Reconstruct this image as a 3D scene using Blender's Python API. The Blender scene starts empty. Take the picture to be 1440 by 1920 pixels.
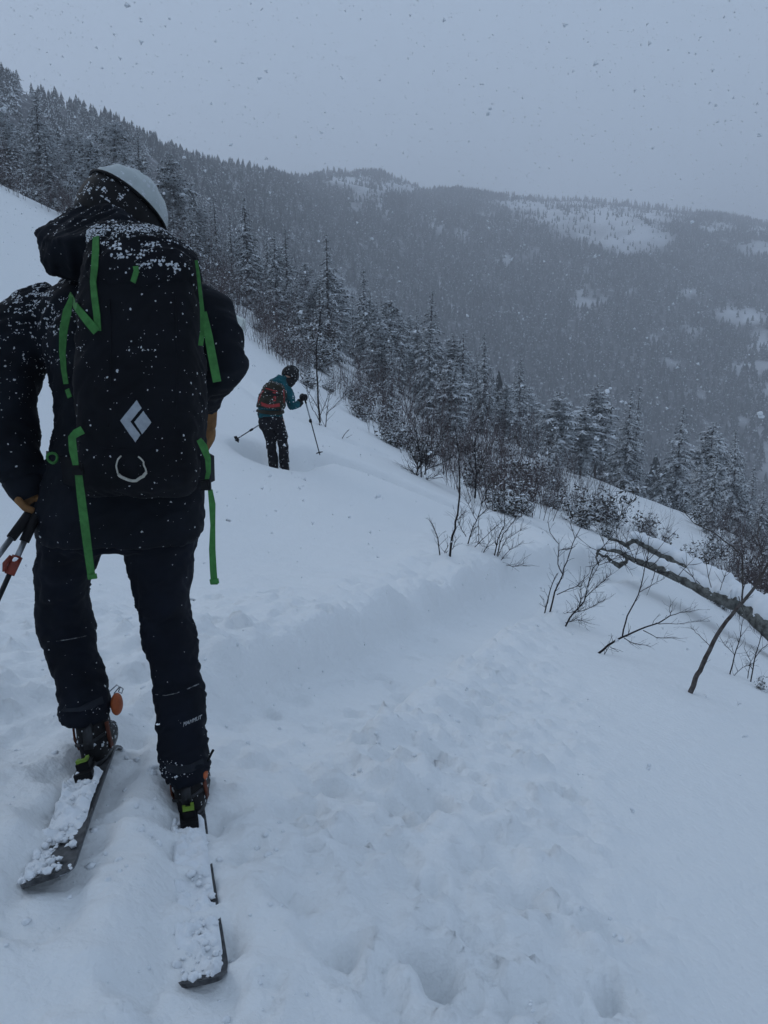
import bpy, bmesh, math, random
import numpy as np
from mathutils import Vector, Matrix

random.seed(7)
rng = np.random.default_rng(7)
scene = bpy.context.scene
COL = scene.collection

# ------------------------------------------------------------------ camera
CAM_Z = 1.43
PITCH = math.radians(12.0)
FOCAL = 1442.0                       # focal length in photograph pixels (1440 x 1920)
cam_data = bpy.data.cameras.new('camera')
cam_data.sensor_fit = 'VERTICAL'
cam_data.sensor_height = 36.0
cam_data.lens = 36.0 * FOCAL / 1920.0
cam_data.clip_start = 0.05
cam_data.clip_end = 6000.0
cam = bpy.data.objects.new('camera', cam_data)
cam.location = (0.0, 0.0, CAM_Z)
cam.rotation_euler = (math.radians(90.0) - PITCH, 0.0, 0.0)
COL.objects.link(cam)
scene.camera = cam

# ------------------------------------------------------------------ sky
SUN_EL, SUN_AZ = math.radians(32.0), math.radians(-68.0)
world = bpy.data.worlds.new('World')
scene.world = world
world.use_nodes = True
wn, wl = world.node_tree.nodes, world.node_tree.links
wn.clear()
w_out = wn.new('ShaderNodeOutputWorld')
w_bg = wn.new('ShaderNodeBackground')
w_sky = wn.new('ShaderNodeTexSky')
w_sky.sky_type = 'NISHITA'
w_sky.sun_disc = False
w_sky.sun_elevation = SUN_EL
w_sky.sun_rotation = SUN_AZ
w_sky.dust_density = 4.0
w_mix = wn.new('ShaderNodeMix')
w_mix.data_type = 'RGBA'
w_mix.inputs[0].default_value = 0.90          # thick cloud deck over the clear sky
w_mix.inputs[7].default_value = (4.55, 5.80, 7.55, 1.0)
wl.new(w_sky.outputs[0], w_mix.inputs[6])
wl.new(w_mix.outputs[2], w_bg.inputs[0])
w_bg.inputs[1].default_value = 0.10
wl.new(w_bg.outputs[0], w_out.inputs[0])

sun_data = bpy.data.lights.new('sun', 'SUN')
sun_data.energy = 0.5
sun_data.angle = math.radians(40.0)
sun_data.color = (0.96, 0.98, 1.0)
sun = bpy.data.objects.new('sun', sun_data)
d = Vector((math.sin(SUN_AZ) * math.cos(SUN_EL), math.cos(SUN_AZ) * math.cos(SUN_EL), math.sin(SUN_EL)))
sun.rotation_euler = (-d).to_track_quat('-Z', 'Y').to_euler()
sun.location = (0, 0, 60)
COL.objects.link(sun)

# ------------------------------------------------------------------ exposure / render
scene.view_settings.view_transform = 'Standard'
scene.view_settings.look = 'None'
scene.view_settings.exposure = 0.0
scene.view_settings.gamma = 1.0
scene.view_settings.use_curve_mapping = False
scene.render.engine = 'CYCLES'
scene.cycles.use_denoising = True
scene.cycles.max_bounces = 4
scene.cycles.diffuse_bounces = 2
scene.cycles.glossy_bounces = 2
scene.cycles.transmission_bounces = 2
scene.cycles.volume_bounces = 1
scene.cycles.sample_clamp_indirect = 4.0

# ------------------------------------------------------------------ helpers
SP, CP = math.sin(PITCH), math.cos(PITCH)

def P(px, py, Y):
    """world point seen at photograph pixel (px, py), Y metres ahead"""
    dx = (px - 720.0) / FOCAL
    dy = (py - 960.0) / FOCAL
    yw = CP - dy * SP
    zw = -SP - dy * CP
    t = Y / yw
    return Vector((dx * t, Y, CAM_Z + zw * t))

def elev(px, py):
    dy = (py - 960.0) / FOCAL
    return (-SP - dy * CP) / (CP - dy * SP)

def azim(px, py):
    dy = (py - 960.0) / FOCAL
    return ((px - 720.0) / FOCAL) / (CP - dy * SP)

def _hash(ix, iy, seed):
    h = (ix.astype(np.int64) * 374761393 + iy.astype(np.int64) * 668265263 + seed * 974634777) & 0x7fffffff
    h = ((h ^ (h >> 13)) * 1274126177) & 0x7fffffff
    h = h ^ (h >> 16)
    return (h & 0xffff) / 65535.0

def vnoise(x, y, seed=0):
    x = np.asarray(x, float); y = np.asarray(y, float)
    ix, iy = np.floor(x), np.floor(y)
    fx, fy = x - ix, y - iy
    fx = fx * fx * fx * (fx * (fx * 6 - 15) + 10); fy = fy * fy * fy * (fy * (fy * 6 - 15) + 10)
    a = _hash(ix, iy, seed); b = _hash(ix + 1, iy, seed)
    c = _hash(ix, iy + 1, seed); e = _hash(ix + 1, iy + 1, seed)
    return (a + (b - a) * fx + (c - a) * fy + (a - b - c + e) * fx * fy) * 2 - 1

def fbm(x, y, seed=0, oct=4, gain=0.5):
    s, amp, tot = 0, 1.0, 0
    c, sn = math.cos(0.6), math.sin(0.6)
    for k in range(oct):
        s = s + amp * vnoise(x + 31.7 * k, y - 17.3 * k, seed + k)
        x, y = (x * c - y * sn) * 2.03, (x * sn + y * c) * 2.03
        amp *= gain
    return s

def smooth(a, b, x):
    t = np.clip((np.asarray(x, float) - a) / (b - a), 0, 1)
    return t * t * (3 - 2 * t)

class MB:
    """collects geometry for one mesh"""
    def __init__(self):
        self.v, self.f, self.m = [], [], []
        self.mi = 0
    def add(self, vs, fs):
        o = len(self.v)
        self.v.extend([tuple(p) for p in vs])
        for f in fs:
            self.f.append(tuple(i + o for i in f)); self.m.append(self.mi)
    def tube(self, pts, radii, sides=6, cap=True, flat=1.0):
        pts = [Vector(p) for p in pts]
        n = len(pts)
        if not hasattr(radii, '__len__'):
            radii = [radii] * n
        ref = None; vs = []; fs = []
        for i in range(n):
            t = (pts[min(i + 1, n - 1)] - pts[max(i - 1, 0)])
            if t.length < 1e-9: t = Vector((0, 0, 1))
            t.normalize()
            if ref is None:
                ref = t.orthogonal().normalized()
            ref = (ref - t * ref.dot(t))
            if ref.length < 1e-6: ref = t.orthogonal()
            ref.normalize()
            bi = t.cross(ref)
            for k in range(sides):
                a = 2 * math.pi * k / sides
                vs.append(pts[i] + (ref * math.cos(a) + bi * math.sin(a) * flat) * radii[i])
        for i in range(n - 1):
            for k in range(sides):
                k2 = (k + 1) % sides
                fs.append((i * sides + k, i * sides + k2, (i + 1) * sides + k2, (i + 1) * sides + k))
        if cap:
            fs.append(tuple(range(sides))[::-1])
            fs.append(tuple((n - 1) * sides + k for k in range(sides)))
        self.add(vs, fs)
    def loft(self, rings, close=True):
        n = len(rings[0]); vs = [p for r in rings for p in r]; fs = []
        for i in range(len(rings) - 1):
            for k in range(n):
                k2 = (k + 1) % n
                fs.append((i * n + k, i * n + k2, (i + 1) * n + k2, (i + 1) * n + k))
        if close:
            fs.append(tuple(range(n))[::-1])
            fs.append(tuple((len(rings) - 1) * n + k for k in range(n)))
        self.add(vs, fs)
    def ellipsoid(self, c, r, rot=None, seg=16, rings=10):
        c = Vector(c); vs = []; fs = []
        for i in range(rings + 1):
            th = math.pi * i / rings
            for k in range(seg):
                a = 2 * math.pi * k / seg
                p = Vector((r[0] * math.sin(th) * math.cos(a), r[1] * math.sin(th) * math.sin(a), r[2] * math.cos(th)))
                if rot is not None: p = rot @ p
                vs.append(c + p)
        for i in range(rings):
            for k in range(seg):
                k2 = (k + 1) % seg
                fs.append((i * seg + k, (i + 1) * seg + k, (i + 1) * seg + k2, i * seg + k2))
        self.add(vs, fs)
    def box(self, c, s, rot=None):
        c = Vector(c); vs = []
        for x in (-1, 1):
            for y in (-1, 1):
                for z in (-1, 1):
                    p = Vector((x * s[0] / 2, y * s[1] / 2, z * s[2] / 2))
                    if rot is not None: p = rot @ p
                    vs.append(c + p)
        self.add(vs, [(0, 1, 3, 2), (4, 6, 7, 5), (0, 4, 5, 1), (2, 3, 7, 6), (0, 2, 6, 4), (1, 5, 7, 3)])
    def ribbon(self, pts, width, facing=Vector((0, -1, 0)), thick=0.003):
        """flat webbing strap of real thickness along a polyline"""
        pts = [Vector(p) for p in pts]; n = len(pts); vs = []; fs = []
        for i in range(n):
            t = (pts[min(i + 1, n - 1)] - pts[max(i - 1, 0)]).normalized()
            fc = facing[i] if isinstance(facing, list) else facing
            s = t.cross(fc)
            if s.length < 1e-5: s = t.orthogonal()
            s.normalize(); nn = s.cross(t).normalized()
            w = width[i] if hasattr(width, '__len__') else width
            for a, b in ((-1, -1), (1, -1), (1, 1), (-1, 1)):
                vs.append(pts[i] + s * a * w / 2 + nn * b * thick / 2)
        for i in range(n - 1):
            for k in range(4):
                k2 = (k + 1) % 4
                fs.append((i * 4 + k, i * 4 + k2, (i + 1) * 4 + k2, (i + 1) * 4 + k))
        fs.append((3, 2, 1, 0)); fs.append(tuple((n - 1) * 4 + k for k in range(4)))
        self.add(vs, fs)
    def mesh(self, name, mats, smooth_=True):
        me = bpy.data.meshes.new(name)
        me.from_pydata(self.v, [], self.f)
        for m in (mats if isinstance(mats, (list, tuple)) else [mats]):
            me.materials.append(m)
        me.polygons.foreach_set('material_index', self.m)
        if smooth_:
            me.polygons.foreach_set('use_smooth', [True] * len(me.polygons))
        me.update()
        return me
    def build(self, name, mats, parent=None, smooth_=True):
        return link(name, self.mesh(name, mats, smooth_), parent)

def link(name, me, parent=None):
    o = bpy.data.objects.new(name, me)
    COL.objects.link(o)
    if parent is not None:
        o.parent = parent
        o.matrix_parent_inverse = Matrix.Translation(parent.location).inverted() if parent.location.length else Matrix()
    return o

def tag(o, label=None, cat=None, group=None, kind=None):
    if label: o['label'] = label
    if cat: o['category'] = cat
    if group: o['group'] = group
    if kind: o['kind'] = kind
    return o

def empty(name, loc=(0, 0, 0)):
    o = bpy.data.objects.new(name, None)
    o.empty_display_size = 0.1
    o.location = loc
    COL.objects.link(o)
    return o

def np_mesh(name, V, F, mat, smooth_=True):
    """V (n,3) float array, F (m,k) int array"""
    me = bpy.data.meshes.new(name)
    k = F.shape[1]
    me.vertices.add(len(V)); me.vertices.foreach_set('co', np.ascontiguousarray(V, dtype=np.float32).ravel())
    me.loops.add(F.size); me.loops.foreach_set('vertex_index', np.ascontiguousarray(F, dtype=np.int32).ravel())
    me.polygons.add(len(F))
    me.polygons.foreach_set('loop_start', np.arange(0, F.size, k, dtype=np.int32))
    me.polygons.foreach_set('use_smooth', np.full(len(F), smooth_, dtype=bool))
    me.materials.append(mat)
    me.update(calc_edges=True)
    return me

def remesh(mb, voxel, smooth_iter=4, name='shape'):
    """union everything in mb into one continuous skin"""
    me = bpy.data.meshes.new(name)
    me.from_pydata(mb.v, [], mb.f)
    o = bpy.data.objects.new(name, me)
    COL.objects.link(o)
    md = o.modifiers.new('r', 'REMESH'); md.mode = 'VOXEL'; md.voxel_size = voxel
    if smooth_iter:
        ms = o.modifiers.new('s', 'SMOOTH'); ms.iterations = smooth_iter; ms.factor = 0.5
    dg = bpy.context.evaluated_depsgraph_get()
    out = bpy.data.meshes.new_from_object(o.evaluated_get(dg))
    bpy.data.objects.remove(o); bpy.data.meshes.remove(me)
    out.name = name
    out.polygons.foreach_set('use_smooth', [True] * len(out.polygons))
    return out

def displace(me, fn):
    """move vertices along normals by fn(co array, normal array) -> distance array"""
    n = len(me.vertices)
    co = np.empty(n * 3, np.float32); me.vertices.foreach_get('co', co); co = co.reshape(-1, 3)
    no = np.empty(n * 3, np.float32); me.vertices.foreach_get('normal', no); no = no.reshape(-1, 3)
    co = co + no * fn(co, no)[:, None]
    me.vertices.foreach_set('co', co.astype(np.float32).ravel())
    me.update()

# ------------------------------------------------------------------ materials
def mat(name, base, rough=0.8, spec=0.2, metal=0.0, var=0.0, scale=30.0, bump=0.0, bscale=80.0, bdist=0.01, col2=None, coord='Object', sheen=0.0):
    m = bpy.data.materials.new(name); m.use_nodes = True
    nt = m.node_tree; b = nt.nodes['Principled BSDF']
    b.inputs['Base Color'].default_value = (*base, 1)
    b.inputs['Roughness'].default_value = rough
    b.inputs['Specular IOR Level'].default_value = spec
    b.inputs['Metallic'].default_value = metal
    if sheen: b.inputs['Sheen Weight'].default_value = sheen
    tc = nt.nodes.new('ShaderNodeTexCoord')
    if var > 0 or col2:
        nz = nt.nodes.new('ShaderNodeTexNoise'); nz.inputs['Scale'].default_value = scale; nz.inputs['Detail'].default_value = 4
        nt.links.new(tc.outputs[coord], nz.inputs['Vector'])
        mx = nt.nodes.new('ShaderNodeMix'); mx.data_type = 'RGBA'
        rp = nt.nodes.new('ShaderNodeMapRange'); rp.inputs[1].default_value = 0.35; rp.inputs[2].default_value = 0.65
        nt.links.new(nz.outputs['Fac'], rp.inputs[0]); nt.links.new(rp.outputs[0], mx.inputs[0])
        c2 = col2 if col2 else tuple(c * (1 - var) for c in base)
        c1 = base if col2 else tuple(min(1, c * (1 + var)) for c in base)
        mx.inputs[6].default_value = (*c1, 1); mx.inputs[7].default_value = (*c2, 1)
        nt.links.new(mx.outputs[2], b.inputs['Base Color'])
    if bump > 0:
        n2 = nt.nodes.new('ShaderNodeTexNoise'); n2.inputs['Scale'].default_value = bscale; n2.inputs['Detail'].default_value = 5
        nt.links.new(tc.outputs[coord], n2.inputs['Vector'])
        bp = nt.nodes.new('ShaderNodeBump'); bp.inputs['Strength'].default_value = bump; bp.inputs['Distance'].default_value = bdist
        nt.links.new(n2.outputs['Fac'], bp.inputs['Height']); nt.links.new(bp.outputs[0], b.inputs['Normal'])
    return m

M_SNOW = mat('snow', (0.80, 0.82, 0.83), rough=0.75, spec=0.15, bump=0.5, bscale=38.0, bdist=0.018)
M_SNOWBIT = mat('clinging_snow', (0.78, 0.81, 0.84), rough=0.8, spec=0.1, bump=0.4, bscale=120.0, bdist=0.004)
M_DUST = mat('thin_clinging_snow', (0.52, 0.55, 0.58), rough=0.9, spec=0.05, var=.12, scale=200.0)
M_FARSNOW = mat('mountain_snow', (0.78, 0.80, 0.82), rough=0.9, spec=0.05, var=0.06, scale=0.05)
# ------------------------------------------------------------------ terrain
def plane(x, y):
    z = -0.53 * x - 0.03 * y
    z = np.where(z < -40, -40 - 45 * (1 - np.exp((np.minimum(z, -40) + 40) / 45)), z)      # valley floor
    z = np.where(z > 45, 45 + 60 * (1 - np.exp(-(np.maximum(z, 45) - 45) / 60)), z)
    return z

CTRL = [  # (px, py, distance ahead) of points on the snow, read off the photograph
    (370, 1500, 2.25), (345, 1700, 1.72), (375, 1850, 1.48), (190, 1425, 2.32), (75, 1650, 1.64), (20, 1350, 2.6), (20, 1150, 4.2),
    (420, 1390, 2.7), (700, 1262, 4.0), (860, 1170, 6.0), (1000, 1095, 8.4),
    (520, 872, 11.8), (700, 950, 11.5), (600, 850, 13.0), (850, 952, 12.0), (700, 1100, 7.0), (520, 1150, 5.2), (460, 1010, 7.5),
    (604, 803, 14.5), (845, 1040, 9.3), (930, 1045, 9.3), (1030, 1148, 7.3), (1115, 1222, 6.2), (1295, 1297, 5.4),
    (1280, 1092, 16.0), (1440, 1200, 12.0), (1100, 992, 18.0), (950, 932, 20.0), (800, 852, 24.0), (700, 765, 28.0), (600, 705, 30.0),
    (480, 610, 33.0), (400, 572, 33.0), (100, 402, 34.0), (0, 332, 34.0), (0, 560, 16.0), (430, 700, 19.0), (20, 900, 7.5),
    (620, 688, 37.0), (500, 600, 43.0), (800, 832, 31.0), (950, 912, 27.0), (1150, 915, 31.0), (1250, 972, 29.0), (1200, 925, 36.0), (1130, 960, 25.0),
    (720, 1500, 2.55), (720, 1880, 1.52), (1100, 1500, 3.1), (1100, 1880, 1.75), (1430, 1400, 4.3), (1430, 1880, 2.0),
]
_cp = [P(*c) for c in CTRL]
_cx = np.array([p.x for p in _cp]); _cy = np.array([p.y for p in _cp]); _cz = np.array([p.z for p in _cp])
def _warp(x, y):
    yy = np.maximum(y, -0.8)
    return x / (0.30 * yy + 1.2) / 0.85, np.log(yy + 1.6) / 0.55
_cu, _cv = _warp(_cx, _cy)
_K = np.exp(-0.5 * ((_cu[:, None] - _cu) ** 2 + (_cv[:, None] - _cv) ** 2))
_res = _cz - plane(_cx, _cy)
_mean = -0.25
_W = np.linalg.solve(_K + 0.02 * np.eye(len(_cx)), _res - _mean)

def base_h(x, y):
    x = np.asarray(x, float); y = np.asarray(y, float)
    u, v = _warp(x, y)
    r = np.zeros(np.broadcast(x, y).shape)
    for k in range(len(_cx)):
        r = r + _W[k] * np.exp(-0.5 * ((u - _cu[k]) ** 2 + (v - _cv[k]) ** 2))
    fade = 1 - smooth(34, 75, np.hypot(x, y))
    z = plane(x, y) + (r + _mean) * fade
    far = smooth(26, 70, np.hypot(x, y))
    z = z + far * (1.1 * fbm(x / 23.0, y / 23.0, 5, 3) + 0.35 * fbm(x / 6.0, y / 6.0, 9, 2))
    return z

def polydist(x, y, pts):
    """distance to a polyline, signed: positive on the left (uphill) side"""
    best = np.full(x.shape, 1e9); sgn = np.ones(x.shape); tt = np.zeros(x.shape)
    for i in range(len(pts) - 1):
        ax, ay = pts[i]; bx, by = pts[i + 1]
        ex, ey = bx - ax, by - ay; L2 = ex * ex + ey * ey
        t = np.clip(((x - ax) * ex + (y - ay) * ey) / L2, 0, 1)
        qx, qy = x - (ax + t * ex), y - (ay + t * ey)
        dd = np.hypot(qx, qy)
        m = dd < best
        best = np.where(m, dd, best)
        sgn = np.where(m, np.sign(ex * qy - ey * qx), sgn)
        tt = np.where(m, i + t, tt)
    return best, sgn, tt

def _xy(l): return [(P(*c).x, P(*c).y) for c in l]
TRACK = _xy([(330, 1560, 2.0), (420, 1400, 2.7), (560, 1330, 3.2), (700, 1262, 4.0), (860, 1175, 6.0), (1000, 1095, 8.4), (1080, 1055, 10.0), (1160, 1030, 12.0)])
def base_hit(px, py):
    Y = 1.0
    while Y < 60:
        p = P(px, py, Y)
        if p.z < float(base_h(p.x, p.y)): break
        Y += .04 + Y * .004
    return (p.x, p.y)
TRACK2 = [base_hit(*q) for q in ((470, 842), (500, 862), (540, 868), (600, 856), (650, 872), (720, 898), (800, 930), (880, 962), (940, 985))]
TRACK3 = [base_hit(*q) for q in ((430, 700), (520, 770), (640, 826), (720, 858))]
SKI_R = [(P(372, 1480, 2.28).x, 2.35), (P(375, 1850, 1.48).x, 1.40)]
SKI_L = [(P(190, 1425, 2.32).x, 2.40), (P(80, 1650, 1.64).x, 1.55)]

_prints = []
_r = random.Random(3)
for (px, py, Y, n, sx, sy) in [(600, 1400, 3.0, 16, .35, .4), (760, 1330, 3.4, 14, .35, .5), (700, 1500, 2.5, 26, .3, .32), (800, 1480, 2.6, 18, .28, .3), (640, 1660, 1.95, 20, .28, .25),
                              (850, 1650, 2.0, 20, .28, .25), (600, 1850, 1.55, 16, .28, .2), (950, 1820, 1.65, 16, .3, .2), (900, 1250, 4.6, 16, .3, .6), (780, 1800, 1.65, 14, .3, .2),
                              (150, 1500, 2.1, 14, .25, .3), (60, 1250, 3.0, 18, .4, .7), (240, 1300, 2.8, 14, .25, .4), (470, 1260, 3.6, 20, .4, .5), (560, 1180, 4.6, 16, .5, .6)]:
    c = P(px, py, Y)
    for _ in range(n):
        _prints.append((c.x + _r.gauss(0, sx), c.y + _r.gauss(0, sy), _r.uniform(.035, .11), _r.uniform(.035, .09), _r.uniform(0, 3.14), _r.uniform(.012, .036) * _r.choice([1, 1, 1, .8, -.7])))
_prints += [(P(800, 1500, 2.6).x, 2.62, .14, .11, .4, .045), (P(560, 1560, 2.3).x, 2.3, .11, .09, .2, .035)]

def detail(x, y):
    d1, s1, t1 = polydist(x, y, TRACK)
    sd = d1 * s1
    wob = 0.045 * fbm(x * 1.8, y * 1.8, 21, 3)
    fadein = smooth(0.6, 2.2, t1)
    sdw = sd + wob
    asd = np.abs(sdw)
    trough = -0.075 * (1 - smooth(.20, .34, asd)) * fadein
    wall = 0.23 * smooth(.25, .40, sdw) * np.exp(-(np.maximum(sdw - .44, 0) / .95) ** 2) * fadein * (1 + .25 * fbm(x * 2.5, y * 2.5, 4, 3))
    lip = 0.030 * np.exp(-((sdw + 0.42) / 0.15) ** 2) * fadein * (1 + .9 * fbm(x * 4, y * 4, 8, 2))
    bank = wall
    z = trough + bank + lip
    # churned snow in and around the track and where people walked
    churn = np.exp(-(np.maximum(d1 - .25, 0) / 0.55) ** 2) * smooth(13, 6, y)
    walk, _, _ = polydist(x, y, [(-.3, 1.2), (.15, 2.2), (.25, 3.4), (.55, 4.8)])
    churn = np.maximum(churn, np.exp(-(np.maximum(walk - .45, 0) / 0.35) ** 2))
    left = smooth(0.1, -0.5, x) * smooth(6.5, 3.0, y) * 1.15
    churn = np.maximum(churn, left)
    churn = churn * np.where(fadein > .02, 1 - (1 - smooth(.14, .30, asd)) * fadein * .85, 1)
    for sk in (SKI_R, SKI_L):
        dk, _, _ = polydist(x, y, sk)
        churn = churn * (.45 + .55 * smooth(.15, .5, dk))
    lump = fbm(x * 5.5, y * 5.5, 33, 4, .55)
    lump2 = np.maximum(0, fbm(x * 11, y * 11, 51, 3, .5)) ** 1.5
    z = z + churn * (0.026 * lump + 0.036 * lump2 - .007)
    z = z + 0.035 * fbm(x * .7, y * .7, 61, 3) * smooth(.5, 6, y)
    # wind-drifted ripples on the untouched slope
    z = z + (1 - churn) * (0.005 * fbm(x * 2.0 + y * 1.4, y * 6.0 - x * 4.5, 71, 3) + .003 * fbm(x * 14, y * 14, 75, 2)) * smooth(16, 6, y)
    for (cx, cy, a, b, ang, dep) in _prints:
        m = (np.abs(x - cx) < .45) & (np.abs(y - cy) < .45)
        if not m.any(): continue
        qx, qy = x[m] - cx, y[m] - cy
        ca, sa = math.cos(ang), math.sin(ang)
        u, v = (qx * ca + qy * sa) / a, (-qx * sa + qy * ca) / b
        r = np.hypot(u, v) * (1 + .25 * vnoise(qx * 22 + cx * 9, qy * 22 + cy * 9, 5))
        prof = -dep * (1 - smooth(.55, 1.15, r)) + .22 * abs(dep) * np.exp(-((r - 1.25) / .25) ** 2)
        z[m] = z[m] + prof
    # skier's second track and the groove where the far skier came from
    for tr, w, dep in ((TRACK2, .27, .34), (TRACK3, .22, .12)):
        d2, s2, t2 = polydist(x, y, tr)
        sd2 = d2 * s2
        z = z - dep * np.exp(-(np.abs(sd2) / w) ** 4) + .05 * np.exp(-((sd2 - .55) / .25) ** 2) + .04 * np.exp(-((sd2 + .5) / .25) ** 2)
    # trenches pressed by the near skis
    for sk in (SKI_R, SKI_L):
        d3, s3, t3 = polydist(x, y, sk)
        dd = d3 + .02 * fbm(x * 9, y * 9, 13, 2)
        z = z - .030 * (1 - smooth(.070, .13, dd)) + .016 * np.exp(-((dd - .17) / .06) ** 2) * (1 + .5 * fbm(x * 7, y * 7, 15, 2))
    # hollow where the far skier stands, shins deep
    c = P(522, 872, 11.8)
    z = z - .03 * np.exp(-(((x - c.x) / .55) ** 2 + ((y - c.y) / .45) ** 2))
    return z

def ground_h(x, y):
    x = np.asarray(x, float); y = np.asarray(y, float)
    return base_h(x, y) + np.where(np.hypot(x, y) < 40, detail(x, y), 0)


def grow(start, step, ratio, end):
    out = []; p = start; s = step
    while abs(p) < abs(end) or (p - start) * (end - start) < 0:
        s *= ratio; p += s if end > start else -s
        out.append(p)
        if (end > start and p >= end) or (end < start and p <= end): break
    return out
_xs = np.array(grow(-2.4, .022, 1.042, -1500)[::-1] + list(np.arange(-2.4, 2.6, .022)) + grow(2.6, .022, 1.042, 1500))
_mid = grow(5.0, .022, 1.010, 14.0)
_ys = np.array(grow(.9, .022, 1.11, -500)[::-1] + list(np.arange(.9, 5.0, .022)) + _mid + grow(_mid[-1], .112, 1.05, 1700))
_X, _Y = np.meshgrid(_xs, _ys)
_Z = ground_h(_X, _Y)
_nx, _ny = len(_xs), len(_ys)
def ghv(x, y):
    """height of the snow mesh, bilinear"""
    x = np.asarray(x, float); y = np.asarray(y, float)
    i = np.clip(np.searchsorted(_xs, x) - 1, 0, _nx - 2); j = np.clip(np.searchsorted(_ys, y) - 1, 0, _ny - 2)
    u = (x - _xs[i]) / (_xs[i + 1] - _xs[i]); v = (y - _ys[j]) / (_ys[j + 1] - _ys[j])
    return (_Z[j, i] * (1 - u) + _Z[j, i + 1] * u) * (1 - v) + (_Z[j + 1, i] * (1 - u) + _Z[j + 1, i + 1] * u) * v
def gh(x, y): return float(ghv(x, y))
_idx = np.arange(_nx * _ny).reshape(_ny, _nx)
_F = np.stack([_idx[:-1, :-1], _idx[:-1, 1:], _idx[1:, 1:], _idx[1:, :-1]], -1).reshape(-1, 4)
ground = link('snow_ground', np_mesh('snow_ground', np.stack([_X, _Y, _Z], -1).reshape(-1, 3), _F, M_SNOW))
tag(ground, 'smooth snow slope falling to the right with ski tracks', None, None, 'structure')

# ------------------------------------------------------------------ far mountains
SKYLINE = [(-900, -60), (-200, 40), (0, 125), (130, 182), (270, 235), (330, 264), (430, 302), (500, 323), (580, 334), (620, 327), (700, 324), (760, 340), (800, 361),
           (860, 357), (930, 369), (1000, 369), (1080, 371), (1150, 375), (1250, 388), (1350, 402), (1440, 414), (1700, 450), (2300, 520)]
RIDGE_D = [(-900, 210), (-200, 240), (0, 270), (270, 360), (430, 470), (520, 620), (620, 880), (800, 960), (1000, 1050), (1440, 1050), (2300, 1050)]
BASE_D = [(-900, 90), (0, 120), (430, 220), (620, 330), (800, 360), (1440, 330), (2300, 330)]
_spx = np.array([p[0] for p in SKYLINE], float)
_se = np.array([elev(*p) for p in SKYLINE])
_sa = np.array([azim(*p) for p in SKYLINE])
_rd = np.interp(_spx, [p[0] for p in RIDGE_D], [p[1] for p in RIDGE_D])
_bd = np.interp(_spx, [p[0] for p in BASE_D], [p[1] for p in BASE_D])

def mtn(a, s):
    """point of the mountain side at bearing a (tan), s = 0 foot .. 1 crest (past 1: behind)"""
    a = np.asarray(a, float); s = np.asarray(s, float)
    rd = np.interp(a, _sa, _rd); bd = np.interp(a, _sa, _bd); er = np.interp(a, _sa, _se)
    D = bd + (rd - bd) * s
    zr = CAM_Z + er * rd - 7.5 - 4.0 * (1 - smooth(350, 650, rd))
    zb = plane(a * bd, bd) - 3.0
    ss = np.clip(s, 0, 1)
    prof = 0.30 * ss + 0.70 * (1 - (1 - ss) ** 1.7)
    prof = prof * (1 - .0) 
    z = zb + (zr - zb) * prof
    x, y = a * D, D
    edge = np.sin(np.pi * np.clip(ss, 0, 1)) ** .7
    z = z + edge * (9.0 * fbm(x / 130.0, y / 130.0, 81, 4) + 2.0 * fbm(x / 24., y / 24., 91, 3)) * np.clip(rd / 900, .25, 1)
    z = z + np.where(s >= 1, 0, 0) + smooth(.8, 1, s) * 1.6 * fbm(x / 30., y / 30., 97, 3)
    z = z - np.where(s > 1, (s - 1) * (rd - bd) * 0.35, 0)
    return x, y, z

_a = np.linspace(_sa[0], _sa[-1], 300); _s = np.concatenate([np.linspace(0, 1, 70), [1.03, 1.08, 1.2, 1.5]])
_A, _S = np.meshgrid(_a, _s)
_mx, _my, _mz = mtn(_A, _S)
_idx = np.arange(_A.size).reshape(_A.shape)
_F = np.stack([_idx[:-1, :-1], _idx[:-1, 1:], _idx[1:, 1:], _idx[1:, :-1]], -1).reshape(-1, 4)
M_MTN = bpy.data.materials.new('mountain_surface'); M_MTN.use_nodes = True
mountain = link('mountain', np_mesh('mountain', np.stack([_mx, _my, _mz], -1).reshape(-1, 3), _F, M_MTN))
tag(mountain, 'wide forested mountain across the valley with bald snowy shoulders', None, None, 'structure')
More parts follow.
